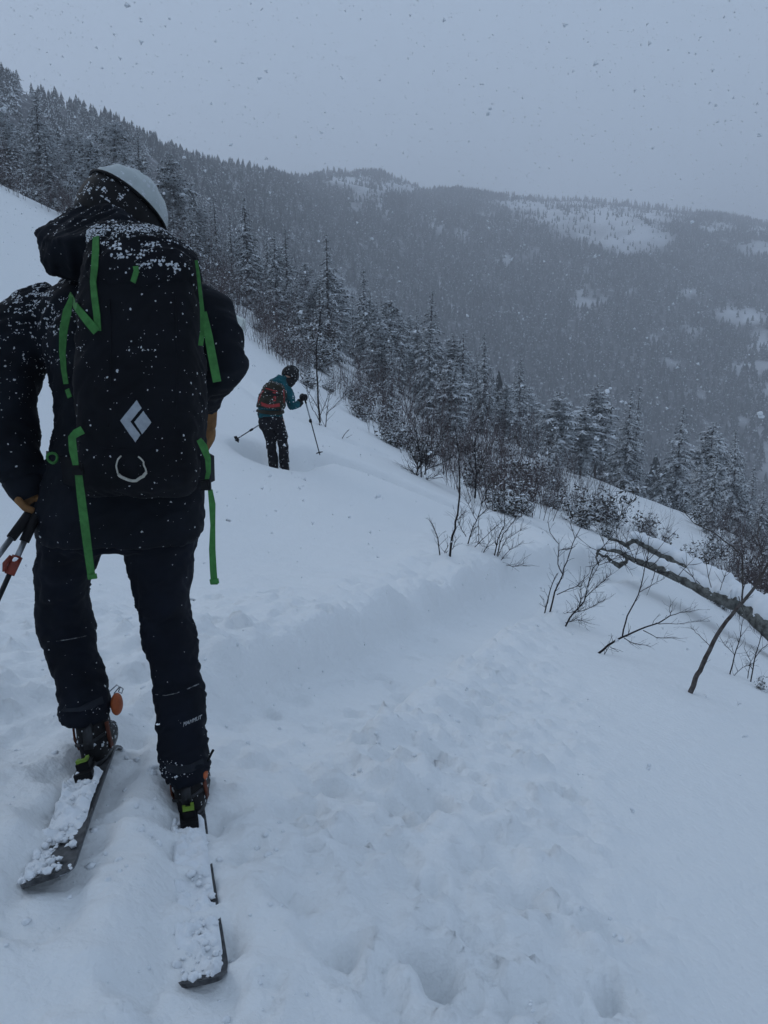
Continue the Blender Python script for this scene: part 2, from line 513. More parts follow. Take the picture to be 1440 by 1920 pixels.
# ------------------------------------------------------------------ plant materials
def snowy(name, dark, dark2, amount, scale, up=0.35):
    """foliage colour broken by snow caught on upward faces and in clumps"""
    m = bpy.data.materials.new(name); m.use_nodes = True
    nt = m.node_tree; b = nt.nodes['Principled BSDF']
    b.inputs['Roughness'].default_value = 0.9; b.inputs['Specular IOR Level'].default_value = 0.05
    g = nt.nodes.new('ShaderNodeNewGeometry')
    sx = nt.nodes.new('ShaderNodeSeparateXYZ'); nt.links.new(g.outputs['True Normal'], sx.inputs[0])
    ab = nt.nodes.new('ShaderNodeMath'); ab.operation = 'ABSOLUTE'; nt.links.new(sx.outputs[2], ab.inputs[0])
    nz = nt.nodes.new('ShaderNodeTexNoise'); nz.inputs['Scale'].default_value = scale; nz.inputs['Detail'].default_value = 5
    nt.links.new(g.outputs['Position'], nz.inputs['Vector'])
    ma = nt.nodes.new('ShaderNodeMath'); ma.operation = 'MULTIPLY_ADD'; ma.inputs[1].default_value = up
    nt.links.new(ab.outputs[0], ma.inputs[0]); nt.links.new(nz.outputs['Fac'], ma.inputs[2])
    rp = nt.nodes.new('ShaderNodeMapRange'); rp.inputs[1].default_value = 1.0 - amount; rp.inputs[2].default_value = 1.12 - amount
    nt.links.new(ma.outputs[0], rp.inputs[0])
    n2 = nt.nodes.new('ShaderNodeTexNoise'); n2.inputs['Scale'].default_value = scale * .3
    nt.links.new(g.outputs['Position'], n2.inputs['Vector'])
    mc = nt.nodes.new('ShaderNodeMix'); mc.data_type = 'RGBA'
    mc.inputs[6].default_value = (*dark, 1); mc.inputs[7].default_value = (*dark2, 1); nt.links.new(n2.outputs['Fac'], mc.inputs[0])
    mx = nt.nodes.new('ShaderNodeMix'); mx.data_type = 'RGBA'
    nt.links.new(rp.outputs[0], mx.inputs[0]); nt.links.new(mc.outputs[2], mx.inputs[6]); mx.inputs[7].default_value = (.74, .77, .80, 1)
    nt.links.new(mx.outputs[2], b.inputs['Base Color'])
    return m

M_NEEDLE = snowy('spruce_needles', (.026, .033, .029), (.056, .062, .055), .28, 9.0)
M_PINE = snowy('pine_needles', (.028, .034, .027), (.060, .060, .050), .31, 8.0)
M_FARTREE = snowy('distant_conifers', (.030, .038, .040), (.050, .056, .058), .36, .9)
M_MIDTREE = snowy('hillside_conifers', (.032, .038, .038), (.055, .058, .056), .40, 2.6)
M_BARK = mat('bark', (.055, .045, .040), rough=.95, spec=.05, col2=(.11, .10, .095), scale=25, bump=.6, bscale=60, bdist=.01)
M_TWIG = mat('dark_twigs', (.014, .012, .013), rough=.9, spec=.05, col2=(.034, .028, .028), scale=30)
M_REDTWIG = snowy('brown_birch_twigs', (.065, .048, .048), (.125, .10, .10), .30, 16.0, .2)
M_LEAF = snowy('juniper_leaves', (.030, .030, .024), (.060, .050, .040), .36, 14.0)
M_LICHEN = mat('lichen_bark', (.060, .058, .054), rough=.95, spec=.05, col2=(.20, .205, .19), scale=14, bump=.8, bscale=40, bdist=.02)

# ------------------------------------------------------------------ distant forest, beyond counting
def low_conifers(name, pos, hts, mat_, tiers, spokes, label, seed):
    r = np.random.default_rng(seed)
    n = len(pos); V = []; F = []
    per = tiers * (1 + 2 * spokes)
    base_idx = np.arange(n) * per
    allv = np.zeros((n, per, 3)); faces = []
    for t in range(tiers):
        f0, f1 = t / tiers, (t + 1.55) / tiers
        z_lo = .08 + .92 * f0; z_hi = min(1.0, .08 + .92 * f1)
        rad = (1 - f0) ** .85 * .20
        o = t * (1 + 2 * spokes)
        allv[:, o, 2] = z_hi
        rot = r.uniform(0, 6.28, n)
        for k in range(2 * spokes):
            a = rot + math.pi * k / spokes
            rr = rad * (r.uniform(.75, 1.25, n) if k % 2 == 0 else r.uniform(.25, .5, n))
            allv[:, o + 1 + k, 0] = rr * np.cos(a); allv[:, o + 1 + k, 1] = rr * np.sin(a)
            allv[:, o + 1 + k, 2] = z_lo + (r.uniform(-.05, .02, n) if k % 2 == 0 else r.uniform(.02, .08, n))
            faces.append((o, o + 1 + k, o + 1 + (k + 1) % (2 * spokes)))
    wid = r.uniform(.9, 1.6, n)
    allv[:, :, 0] *= (hts * wid)[:, None]; allv[:, :, 1] *= (hts * wid)[:, None]; allv[:, :, 2] *= hts[:, None]
    allv += pos[:, None, :]
    faces = np.array(faces)
    F = (faces[None] + base_idx[:, None, None]).reshape(-1, 3)
    o = link(name, np_mesh(name, allv.reshape(-1, 3), F, mat_, False))
    tag(o, label, None, None, 'stuff')
    return o

def bald(px, py):
    """1 where the photograph shows open snow on the mountain"""
    out = np.zeros(px.shape)
    for (cx, cy, rx, ry, w) in [(1130, 400, 170, 28, 1), (1020, 380, 110, 13, .95), (1185, 445, 75, 34, 1), (1090, 430, 60, 20, .8), (650, 338, 50, 12, .95), (750, 348, 55, 14, .95), (700, 350, 60, 10, .7), (690, 362, 30, 18, .5), (780, 352, 22, 8, .9),
                                (1390, 590, 50, 16, .95), (1300, 615, 30, 9, .8), (1425, 465, 40, 14, .8), (1345, 425, 40, 12, .7), (1440, 430, 40, 10, .8), (1430, 645, 25, 10, .9),
                                (910, 402, 22, 7, .9), (1130, 560, 20, 10, .6), (1180, 545, 16, 7, .8), (1290, 550, 22, 8, .7), (1000, 470, 14, 10, .5), (670, 390, 18, 10, .5)]:
        q = ((px - cx) / rx) ** 2 + ((py - cy) / ry) ** 2
        out = np.maximum(out, w * (1 - smooth(.3, 1.5, q)))
    return out * (.70 + .30 * smooth(-.35, .25, fbm(px / 26., py / 9., 23, 3)))

def to_px(x, y, z):
    zz = z - CAM_Z
    f = y * CP - zz * SP
    u = y * SP + zz * CP
    return 720 + FOCAL * x / f, 960 - FOCAL * u / f

# low brush between the far trees, absent from the bald snow patches
_bpx, _bpy = to_px(_mx, _my, _mz)
_brush = (1 - bald(_bpx + 10 * fbm(_mx / 35., _my / 35., 3, 2), _bpy + 5 * fbm(_mx / 35., _my / 35., 6, 2)))
_brush = _brush * (1 - .6 * smooth(.62, .85, fbm(_mx / 22., _my / 34., 63, 3)))
_at = mountain.data.attributes.new('brush', 'FLOAT', 'POINT'); _at.data.foreach_set('value', _brush.astype(np.float32).ravel())
_nt = M_MTN.node_tree; _b = _nt.nodes['Principled BSDF']
_b.inputs['Roughness'].default_value = .95; _b.inputs['Specular IOR Level'].default_value = .03
_an = _nt.nodes.new('ShaderNodeAttribute'); _an.attribute_name = 'brush'
_ge = _nt.nodes.new('ShaderNodeNewGeometry')
_nz = _nt.nodes.new('ShaderNodeTexNoise'); _nz.inputs['Scale'].default_value = .22; _nz.inputs['Detail'].default_value = 6; _nz.inputs['Roughness'].default_value = .7
_nt.links.new(_ge.outputs['Position'], _nz.inputs['Vector'])
_mr = _nt.nodes.new('ShaderNodeMapRange'); _mr.inputs[1].default_value = .24; _mr.inputs[2].default_value = .46
_nt.links.new(_nz.outputs['Fac'], _mr.inputs[0])
_mu = _nt.nodes.new('ShaderNodeMath'); _mu.operation = 'MULTIPLY'; _nt.links.new(_mr.outputs[0], _mu.inputs[0]); _nt.links.new(_an.outputs['Fac'], _mu.inputs[1])
_mm = _nt.nodes.new('ShaderNodeMix'); _mm.data_type = 'RGBA'; _mm.inputs[6].default_value = (.74, .76, .79, 1); _mm.inputs[7].default_value = (.085, .085, .09, 1)
_nt.links.new(_mu.outputs[0], _mm.inputs[0]); _nt.links.new(_mm.outputs[2], _b.inputs['Base Color'])

def scatter_mtn(n, s_lo, s_hi, a_lo, a_hi, seed):
    r = np.random.default_rng(seed)
    a = r.uniform(a_lo, a_hi, n * 3); s = r.uniform(s_lo, s_hi, n * 3)
    rd = np.interp(a, _sa, _rd); bd = np.interp(a, _sa, _bd)
    D = bd + (rd - bd) * s
    keep = r.uniform(0, 1, n * 3) < (D * (rd - bd)) / np.max(D * (rd - bd))
    a, s = a[keep][:n], s[keep][:n]
    x, y, z = mtn(a, s)
    return x, y, z, r

x, y, z, r = scatter_mtn(30000, .0, 1.0, -.85, .95, 11)
D = np.hypot(x, y)
px, py = to_px(x, y, z + 3)
cl = fbm(x / 60., y / 60., 17, 3)
clear = .45 * smooth(.62, .85, fbm(x / 22., y / 34., 63, 3))
keep = (r.uniform(0, 1, len(x)) > clear) & (r.uniform(0, 1, len(x)) > bald(px + 14 * fbm(x / 35., y / 35., 3, 2), py + 6 * fbm(x / 35., y / 35., 6, 2)) * .95) & (D > 300)
x, y, z = x[keep], y[keep], z[keep]
px, py = px[keep], py[keep]
h = r.uniform(4.5, 10.0, len(x)) * np.where(bald(px, py) > .2, .6, 1)
low_conifers('mountain_forest', np.stack([x, y, z - .6], -1), h, M_FARTREE, 3, 4, 'hazy snow dusted conifer forest covering the far mountainside', 5)
# trees along the crest, standing against the sky
a = np.linspace(-.6, .95, 1500) + r.normal(0, .0006, 1500)
x, y, z = mtn(a, r.uniform(.955, 1.0, 1500))
D = np.hypot(x, y)
keep = (D > 430) & (r.uniform(0, 1, len(x)) < np.where((fbm(a * 16, a * 3, 44, 3) > -.15), .8, .25))
x, y, z = x[keep], y[keep], z[keep]
low_conifers('crest_forest', np.stack([x, y, z - .6], -1), r.uniform(4.5, 12.0, len(x)), M_FARTREE, 4, 4, 'row of small conifers on the mountain skyline', 6)

x, y, z, r = scatter_mtn(5200, .0, 1.0, -.95, .05, 12)
keep = np.hypot(x, y) < 480
x, y, z = x[keep], y[keep], z[keep]
def capped(x, y, z, h, r):
    """keep the crowns under the hill's own skyline"""
    px, py = to_px(x, y, z)
    lim = np.interp(px, [p[0] for p in SKYLINE], [p[1] for p in SKYLINE]) - 6 + r.uniform(0, 16, len(x))
    hm = (py - lim) * np.hypot(x, y) / FOCAL
    return np.clip(np.minimum(h, hm), 1.6, None)
low_conifers('hillside_forest', np.stack([x, y, z - .6], -1), capped(x, y, z, r.uniform(4.5, 10.5, len(x)), r), M_MIDTREE, 6, 5, 'grey conifer forest climbing the hillside behind the near trees', 7)

# ------------------------------------------------------------------ conifers one can tell apart
def frond(mb, mbs, base, out, length, width, droop, r, snow):
    """one drooping branch: a feathered strip with ragged side twigs and a pad of snow"""
    n = 3; side = out.cross(Vector((0, 0, 1)))
    if side.length < 1e-4: side = Vector((1, 0, 0))
    side.normalize()
    pts = []
    for i in range(n + 1):
        t = i / n
        pts.append(base + out * length * t + Vector((0, 0, -droop * length * t * t + .10 * length * t)))
    for i in range(n):
        p, q = pts[i], pts[i + 1]
        w = width * (1 - .55 * i / n)
        for sg in (-1, 1):
            for k in range(3):
                m = p.lerp(q, .05 + .33 * k)
                tip = m + side * sg * w * r.uniform(.6, 1.1) + (q - p) * r.uniform(.5, 1.1) + Vector((0, 0, -r.uniform(.05, .35) * w))
                e = (q - p) * .42
                mb.add([m - e * .5, m + e * .5, tip], [(0, 1, 2)])
                # a hanging twig
                if r.random() < .55:
                    mb.add([m - e * .4, m + e * .4, m.lerp(tip, .5) + Vector((0, 0, -w * r.uniform(.3, .7)))], [(0, 1, 2)])
    mb.add([pts[-2] + side * .12 * width, pts[-2] - side * .12 * width, pts[-1] + out * .12 * length], [(0, 1, 2)])
    if r.random() < snow:
        i0 = r.choice([0, 1, 1]); a, b = pts[i0], pts[min(n, i0 + r.choice([1, 2]))]
        wv = width * r.uniform(.18, .42); up = Vector((0, 0, width * r.uniform(.06, .14) + .015))
        mbs.add([a + side * wv * .7, a - side * wv * .7, b - side * wv * .6 - Vector((0, 0, .02)), b + side * wv * .6 - Vector((0, 0, .02)),
                 a.lerp(b, .35) + up, a.lerp(b, .75) + up * .8],
                [(0, 1, 4), (1, 2, 5, 4), (2, 3, 5), (3, 0, 4, 5), (3, 2, 1, 0)])

def make_conifer(kind, seed):
    """unit-height tree: trunk, crown and snow load meshes"""
    r = random.Random(seed)
    H = 8.0
    mt, mc, ms = MB(), MB(), MB()
    bx, by = r.uniform(-.05, .05), r.uniform(-.05, .05)
    bend = [Vector((bx * i + r.uniform(-.03, .03), by * i + r.uniform(-.03, .03), H * i / 5)) for i in range(6)]
    mt.tube(bend, [.11, .095, .075, .05, .03, .008], 6)
    def ax(z):
        t = min(max(z / H * 5, 0), 4.999); i = int(t); return bend[i].lerp(bend[i + 1], t - i)
    if kind == 'spruce':
        nl = 36; lo = .06; maxr = r.uniform(1.15, 1.5); snow = .62
    elif kind == 'slim':
        nl = 36; lo = .05; maxr = r.uniform(.8, 1.0); snow = .24
    else:
        nl = 25; lo = .2; maxr = r.uniform(1.4, 1.8); snow = .72
    for l in range(nl):
        f = l / (nl - 1)
        z = H * (lo + (1 - lo) * f) - r.uniform(0, .15)
        if kind == 'pine':
            rad = maxr * max(.16, math.sin(math.pi * (.12 + .80 * f)) ** .9) * r.uniform(.65, 1.15)
            droop = r.uniform(.05, .35); nb = r.choice([4, 5, 5, 6])
        else:
            rad = maxr * (1 - f) ** .8 * r.uniform(.75, 1.15) + .12
            droop = r.uniform(.3, .6); nb = r.choice([5, 6, 7])
        if kind == 'spruce' and f < .12 and r.random() < .4: continue
        c = ax(z); a0 = r.uniform(0, 6.28)
        for k in range(nb):
            if r.random() < .08: continue
            a = a0 + 6.283 * k / nb + r.uniform(-.3, .3)
            out = Vector((math.cos(a), math.sin(a), r.uniform(-.02, .18)))
            L = rad * r.uniform(.7, 1.15)
            frond(mc, ms, c + Vector((0, 0, r.uniform(-.12, .12))), out, L, max(.14, L * (.42 if kind != 'pine' else .5)), droop, r, snow)
            if kind == 'pine' and r.random() < .6:
                o2 = Vector((math.cos(a + .35), math.sin(a + .35), .3))
                frond(mc, ms, c + out * L * .45, o2, L * .55, L * .35, .1, r, .7)
    mm = M_PINE if kind == 'pine' else M_NEEDLE
    return H, mt.mesh('trunk', M_BARK), mc.mesh('crown', mm, False), ms.mesh('snow_load', M_SNOWBIT)

PROTO = {'spruce': [make_conifer('spruce', s) for s in (1, 2, 3, 4)], 'slim': [make_conifer('slim', s) for s in (11, 12, 13)], 'pine': [make_conifer('pine', s) for s in (21, 22, 23, 24)]}
_tr = random.Random(99)

def set_part(name, me, parent):
    o = bpy.data.objects.new(name, me); COL.objects.link(o); o.parent = parent
    return o

def place_conifer(kind, x, y, height, label, group, wide=1.0, variant=None):
    H, t, c, s = PROTO[kind][variant if variant is not None else _tr.randrange(len(PROTO[kind]))]
    root = empty({'spruce': 'spruce_tree', 'slim': 'slim_spruce', 'pine': 'pine_tree'}[kind], (x, y, gh(x, y) - .25))
    k = height / H
    root.scale = (k * wide, k * wide, k)
    root.rotation_euler = (_tr.uniform(-.03, .03), _tr.uniform(-.03, .03), _tr.uniform(0, 6.28))
    tag(root, label, 'tree', group)
    for nm, me in (('trunk', t), ('crown', c), ('snow_load', s)):
        o = set_part(nm, me, root)
        if nm == 'snow_load': o['kind'] = 'stuff'
    return root

TOPLINE = [(-400, 60), (0, 190), (60, 195), (200, 245), (320, 300), (460, 385), (610, 465), (700, 520), (800, 560), (900, 640), (1000, 690), (1120, 745), (1280, 785), (1440, 825), (1900, 1000)]
HEROES = [  # px, top py, distance, kind, width factor, label
    (62, 170, 46, 'spruce', 1.25, 'tall dark spruce at the top left edge of the near forest'),
    (8, 250, 38, 'pine', 1.0, 'snow plastered pine cut by the left edge above the snow slope'),
    (206, 228, 56, 'pine', 1.15, 'broad snow laden pine above the near skier, left of a slim spruce'),
    (256, 247, 60, 'slim', 1.25, 'slim pointed spruce right of the broad snowy pine above the helmet'),
    (316, 288, 48, 'pine', .95, 'snow heavy pine just right of the white helmet'),
    (404, 368, 62, 'slim', 1.2, 'small dark spruce between the helmet and the tall snowy spruce'),
    (462, 368, 45, 'spruce', 1.15, 'tall snow covered spruce with a rounded tip left of centre'),
    (536, 425, 58, 'slim', 1.2, 'thin spruce just left of the darkest spruce in the middle'),
    (614, 437, 40, 'slim', 1.35, 'tallest dark pointed spruce above the far skier'),
    (685, 500, 50, 'spruce', 1.0, 'snowy spruce to the right of the dark pointed spruce'),
    (803, 545, 44, 'spruce', 1.2, 'dark snow tipped spruce standing above its neighbours in mid forest'),
    (868, 620, 42, 'slim', 1.3, 'dark narrow spruce below the snow tipped mid forest one'),
    (910, 622, 46, 'spruce', 1.0, 'snow flecked spruce with a pale side in mid forest'),
    (978, 664, 48, 'spruce', 1.0, 'white topped spruce in the middle of the falling treeline'),
    (1126, 722, 42, 'pine', 1.0, 'snow capped pine above the hidden strip of snow'),
    (1178, 728, 44, 'spruce', 1.3, 'most heavily snow loaded spruce above the fallen trunk'),
    (1198, 722, 60, 'slim', 1.1, 'dark spruce tip peeping out behind the heavily loaded spruce'),
    (1274, 758, 42, 'spruce', 1.2, 'tall dark snow striped spruce right of the heavily loaded one'),
    (1330, 790, 44, 'pine', 1.0, 'ragged pine between two tall spruces near the right edge'),
    (1396, 806, 38, 'spruce', 1.2, 'pointed snow striped spruce nearest the right edge'),
    (1436, 905, 30, 'spruce', 1.0, 'low snowy spruce cut off by the right edge'),
]
_tops = []
for (px, py, Y, kind, wide, label) in HEROES:
    p = P(px, py, Y)
    hgt = max(3.0, p.z - gh(p.x, p.y) + .2)
    place_conifer(kind, p.x, p.y, hgt, label, 'conifers of the near forest', wide * min(1.0, 6.5 / hgt + .25))
    _tops.append((p.x, p.y))

EDGE = [(-300, 190), (0, 345), (100, 405), (250, 490), (400, 572), (480, 612), (600, 705), (700, 765), (800, 852), (950, 932), (1100, 992), (1280, 1092), (1440, 1190), (1700, 1340)]
def edge_y(px): return np.interp(px, [e[0] for e in EDGE], [e[1] for e in EDGE])
LBL = {'spruce': ['snow dusted spruce standing in the crowded forest below the slope', 'spruce with snow on its boughs deep in the crowded forest'],
       'slim': ['narrow dark spruce standing in the crowded forest below the slope'] * 2,
       'pine': ['round topped snowy pine standing in the crowded forest below the slope'] * 2}
_tr2 = random.Random(5)
cnt = 0; tries = 0
while cnt < 285 and tries < 9000:
    tries += 1
    u = _tr2.random()
    Y = math.sqrt(27 ** 2 + u * (86 ** 2 - 27 ** 2))
    az = _tr2.uniform(-.62, .66)
    x = az * Y
    if any((x - a) ** 2 + (Y - b) ** 2 < (2.4 + Y * .012) ** 2 for a, b in _tops): continue
    z = gh(x, Y)
    px, py = [float(v) for v in to_px(np.array(x), np.array(Y), np.array(z))]
    if px < -260 or px > 1720 or py > edge_y(px) - 8: continue
    if 1090 < px < 1310 and py > 860 + .42 * (px - 1090): continue       # the open strip of snow
    lim = np.interp(px, [t[0] for t in TOPLINE], [t[1] for t in TOPLINE]) + _tr2.uniform(6, 75)
    ptop = P(px, float(lim), Y)
    hmax = ptop.z - z
    kind = _tr2.choices(['spruce', 'slim', 'pine'], [.45, .2, .35])[0]
    hh = min(hmax, _tr2.uniform(5.0, 10.5))
    if hh < 2.2: continue
    place_conifer(kind, x, Y, hh, _tr2.choice(LBL[kind]) if kind != 'spruce' else LBL[kind][0 if Y < 50 else 1], {'spruce': 'spruces of the crowded forest', 'slim': 'narrow spruces of the crowded forest', 'pine': 'pines of the crowded forest'}[kind], _tr2.uniform(.85, 1.2) * min(1, 6 / hh + .35))
    _tops.append((x, Y)); cnt += 1
# the forest carries on behind, too dense to count
r = np.random.default_rng(77)
NB = 5600
yy = np.sqrt(78 ** 2 + r.uniform(0, 1, NB) * (430 ** 2 - 78 ** 2)); xx = r.uniform(-.8, .85, NB) * yy
zz = ghv(xx, yy)
px, py = to_px(xx, yy, zz)
lim = np.interp(px, [t[0] for t in TOPLINE], [t[1] for t in TOPLINE]) - 10
hh = capped(xx, yy, zz, r.uniform(5, 10, NB), r)
tp = to_px(xx, yy, zz + hh)[1]
k = (tp > lim - 60) | (xx > 0)
low_conifers('back_forest', np.stack([xx, yy, zz - .4], -1)[k], hh[k], M_MIDTREE, 5, 5, 'dense grey conifers filling the forest behind the near trees', 8)

# ------------------------------------------------------------------ leafless thickets and evergreen shrubs at the forest edge
def twig_run(mb, p, d, L, rad, depth, r, sides=3, curl=.25, up=.25):
    n = 3; pts = [p.copy()]; dd = d.copy()
    for i in range(n):
        dd = (dd + Vector((r.gauss(0, curl), r.gauss(0, curl), r.gauss(0, curl) + up)) * .35).normalized()
        pts.append(pts[-1] + dd * L / n)
    mb.tube(pts, [rad, rad * .8, rad * .6, rad * .35], sides, False)
    if depth > 0:
        for k in range(r.choice([2, 3, 3, 4])):
            i = r.choice([1, 1, 2, 2, 3])
            o = Vector((r.gauss(0, 1), r.gauss(0, 1), r.gauss(0, .6))).normalized()
            twig_run(mb, pts[i].copy(), (dd * 1.0 + o * .75).normalized(), L * r.uniform(.35, .6), rad * .55, depth - 1, r, sides, curl, up)
    return pts

def snow_lump(mb, c, s, r):
    vs = []; 
    for i, (th, n) in enumerate(((.45, 5), (1.25, 6), (2.2, 5))):
        for k in range(n):
            a = 6.283 * k / n + i * .5; q = s * r.uniform(.75, 1.2)
            vs.append(c + Vector((q * math.sin(th) * math.cos(a), q * math.sin(th) * math.sin(a), q * .7 * math.cos(th))))
    fs = [(0, 1, 2, 3, 4), (15, 14, 13, 12, 11)]
    for k in range(5):
        fs.append((k, 5 + k, (k + 1) % 5)); fs.append((5 + k, 5 + (k + 1) % 6, (k + 1) % 5)); fs.append((5 + k, 11 + k, 5 + (k + 1) % 6)); fs.append((11 + k, 11 + (k + 1) % 5, 5 + (k + 1) % 6))
    fs.append((10, 5, 0)); fs.append((10, 11, 5))
    mb.add(vs, fs)

def make_thicket(seed):
    r = random.Random(seed); mb, ms = MB(), MB()
    for k in range(15):
        a = r.uniform(0, 6.28); q = r.uniform(0, .9)
        p = Vector((q * math.cos(a), q * math.sin(a), -.1))
        lean = r.uniform(0, .4)
        pts = twig_run(mb, p, Vector((math.cos(a) * lean, math.sin(a) * lean, 1)).normalized(), r.uniform(1.1, 2.3), r.uniform(.007, .014), 2, r, 3, .18, .3)
        for q in pts[1:]:
            if r.random() < .4: snow_lump(ms, q, r.uniform(.008, .024), r)
    return mb.mesh('stems', M_REDTWIG), ms.mesh('snow_clumps', M_SNOWBIT)

def make_evergreen(seed):
    r = random.Random(seed); mb, ml, ms = MB(), MB(), MB()
    for k in range(11):
        a = r.uniform(0, 6.28); lean = r.uniform(.1, .8)
        pts = twig_run(mb, Vector((.15 * math.cos(a), .15 * math.sin(a), -.1)), Vector((math.cos(a) * lean, math.sin(a) * lean, 1)).normalized(), r.uniform(.7, 1.5), .014, 1, r, 3)
        for q in pts[1:]:
            for _ in range(16):
                c = q + Vector((r.gauss(0, .16), r.gauss(0, .16), r.gauss(0, .14)))
                d1 = Vector((r.gauss(0, 1), r.gauss(0, 1), r.gauss(0, .6))).normalized() * r.uniform(.07, .16)
                d2 = d1.cross(Vector((r.gauss(0, 1), r.gauss(0, 1), r.gauss(0, 1)))).normalized() * r.uniform(.02, .05)
                ml.add([c - d1, c + d2, c + d1, c - d2], [(0, 1, 2, 3)])
            for _ in range(4):
                snow_lump(ms, q + Vector((r.gauss(0, .15), r.gauss(0, .15), r.gauss(.06, .08))), r.uniform(.016, .05), r)
    return mb.mesh('stems', M_TWIG), ml.mesh('leaves', M_LEAF, False), ms.mesh('snow_clumps', M_SNOWBIT)

THICK = [make_thicket(s) for s in range(6)]
EVER = [make_evergreen(s) for s in range(40, 45)]
_rs = random.Random(17)
def place_thicket(x, y, hgt, label, group):
    st, sn = _rs.choice(THICK)
    o = empty('birch_thicket', (x, y, gh(x, y) - .05)); k = hgt / 2.2
    o.scale = (k, k, k); o.rotation_euler = (0, 0, _rs.uniform(0, 6.28))
    tag(o, label, 'shrub', group)
    set_part('stems', st, o); set_part('snow_clumps', sn, o)['kind'] = 'stuff'
def place_evergreen(x, y, hgt, label, group):
    st, lf, sn = _rs.choice(EVER)
    o = empty('evergreen_shrub', (x, y, gh(x, y) - .05)); k = hgt / 1.5
    o.scale = (k, k, k); o.rotation_euler = (0, 0, _rs.uniform(0, 6.28))
    tag(o, label, 'shrub', group)
    set_part('stems', st, o); set_part('leaves', lf, o); set_part('snow_clumps', sn, o)['kind'] = 'stuff'

def edge_Y(px): return float(np.interp(px, [-300, 0, 100, 400, 480, 600, 700, 800, 950, 1100, 1280, 1440, 1700], [34, 34, 34, 33, 33, 30, 28, 24, 20, 18, 16, 12, 10]))
n_th = n_ev = 0
for i in range(330):                                # rows of brush along the edge of the open snow, then in among the trees
    px = _rs.uniform(-120, 1560)
    back = _rs.choice([-2, -.6, .3, 1.2, 2.2, 3.5, 5, 7, 9, 12, 15, 18]) + _rs.uniform(0, .8)
    Y = edge_Y(px) + back * (1.0 if px < 1000 else .8) + (2.5 if px > 1000 else 0)
    x = P(px, 900, Y).x
    z = gh(x, Y)
    qx, qy = [float(v) for v in to_px(np.array(x), np.array(Y), np.array(z))]
    if 1110 < qx < 1300 and 880 + .42 * (qx - 1090) < qy < 975 + .5 * (qx - 1110): continue
    if 690 < px < 1090 and _rs.random() < .5: continue
    if _rs.random() < .68:
        place_thicket(x, Y, _rs.uniform(1.2, 2.6) * (1 if back > 0 else .6) * (1 if px < 1000 else .7), 'leafless brown birch thicket flecked with snow along the forest edge', 'leafless thickets along the forest edge'); n_th += 1
    else:
        place_evergreen(x, Y, _rs.uniform(.7, 1.6) * (1 if back > 0 else .6) * (1 if px < 1000 else .8), 'low dark evergreen shrub capped with snow clumps along the forest edge', 'snowy evergreen shrubs along the forest edge'); n_ev += 1

# ------------------------------------------------------------------ the snowy air
haze_m = bpy.data.materials.new('haze'); haze_m.use_nodes = True
hn, hl = haze_m.node_tree.nodes, haze_m.node_tree.links
hn.clear()
ho = hn.new('ShaderNodeOutputMaterial'); hv = hn.new('ShaderNodeVolumePrincipled')
hv.inputs['Color'].default_value = (.93, .95, 1.0, 1); hv.inputs['Density'].default_value = .0013; hv.inputs['Anisotropy'].default_value = 0.0
hl.new(hv.outputs[0], ho.inputs['Volume'])
hb = MB(); hb.box((0, 650, 65), (3400, 2700, 330))
haze = hb.build('haze', haze_m, None, False)
tag(haze, 'pale air thick with fine falling snow', None, None, 'stuff')
# ------------------------------------------------------------------ people: shared tools
from mathutils.bvhtree import BVHTree

def fabric(name, base, rough=.75, bump=.25, scale=260.0, var=.25):
    return mat(name, base, rough=rough, spec=.10, var=var, scale=9.0, bump=bump, bscale=scale, bdist=.002)

M_JACKET = fabric('black_shell_fabric', (.0056, .0074, .0115))
M_TROUSER = fabric('navy_trouser_fabric', (.0048, .0066, .0120))
M_PACK = fabric('black_pack_fabric', (.0052, .0060, .0085), scale=380.0)
M_GREEN = mat('green_webbing', (.048, .170, .045), rough=.8, spec=.2, var=.18, scale=60, bump=.3, bscale=500, bdist=.001)
M_LOGO = mat('grey_print', (.30, .33, .36), rough=.6, var=.08, scale=80)
M_CORD = mat('pale_cord', (.42, .41, .36), rough=.8, var=.15, scale=120)
M_HELMET = mat('pale_helmet_shell', (.36, .40, .40), rough=.45, spec=.4, var=.10, scale=14, bump=.15, bscale=60, bdist=.003)
M_BLACK = mat('black_plastic', (.006, .006, .007), rough=.6, spec=.15, var=.2, scale=40)
M_ORANGE = mat('orange_plastic', (.40, .095, .030), rough=.55, spec=.3, var=.2, scale=30)
M_RED = mat('red_plastic', (.20, .04, .025), rough=.5, spec=.3, var=.2, scale=30)
M_TAN = mat('tan_leather', (.17, .085, .032), rough=.75, var=.2, scale=40, bump=.3, bscale=150, bdist=.002)
M_METAL = mat('grey_alloy', (.26, .28, .30), rough=.4, metal=.7, var=.1, scale=30)
M_DARKMETAL = mat('dark_alloy', (.035, .037, .04), rough=.45, metal=.5, var=.15, scale=30)
M_SKI = mat('ski_top_sheet', (.020, .022, .026), rough=.5, spec=.35, col2=(.075, .078, .082), scale=45, bump=.2, bscale=120, bdist=.002)
M_LIME = mat('lime_plastic', (.15, .25, .03), rough=.5, spec=.3, var=.15, scale=40)
M_SKIN = mat('skin', (.50, .30, .22), rough=.6, var=.08, scale=20)
M_WHITE = mat('white_print', (.42, .44, .46), rough=.6, var=.05, scale=80)
M_GLASS = mat('goggle_lens', (.05, .05, .06), rough=.1, spec=.6)

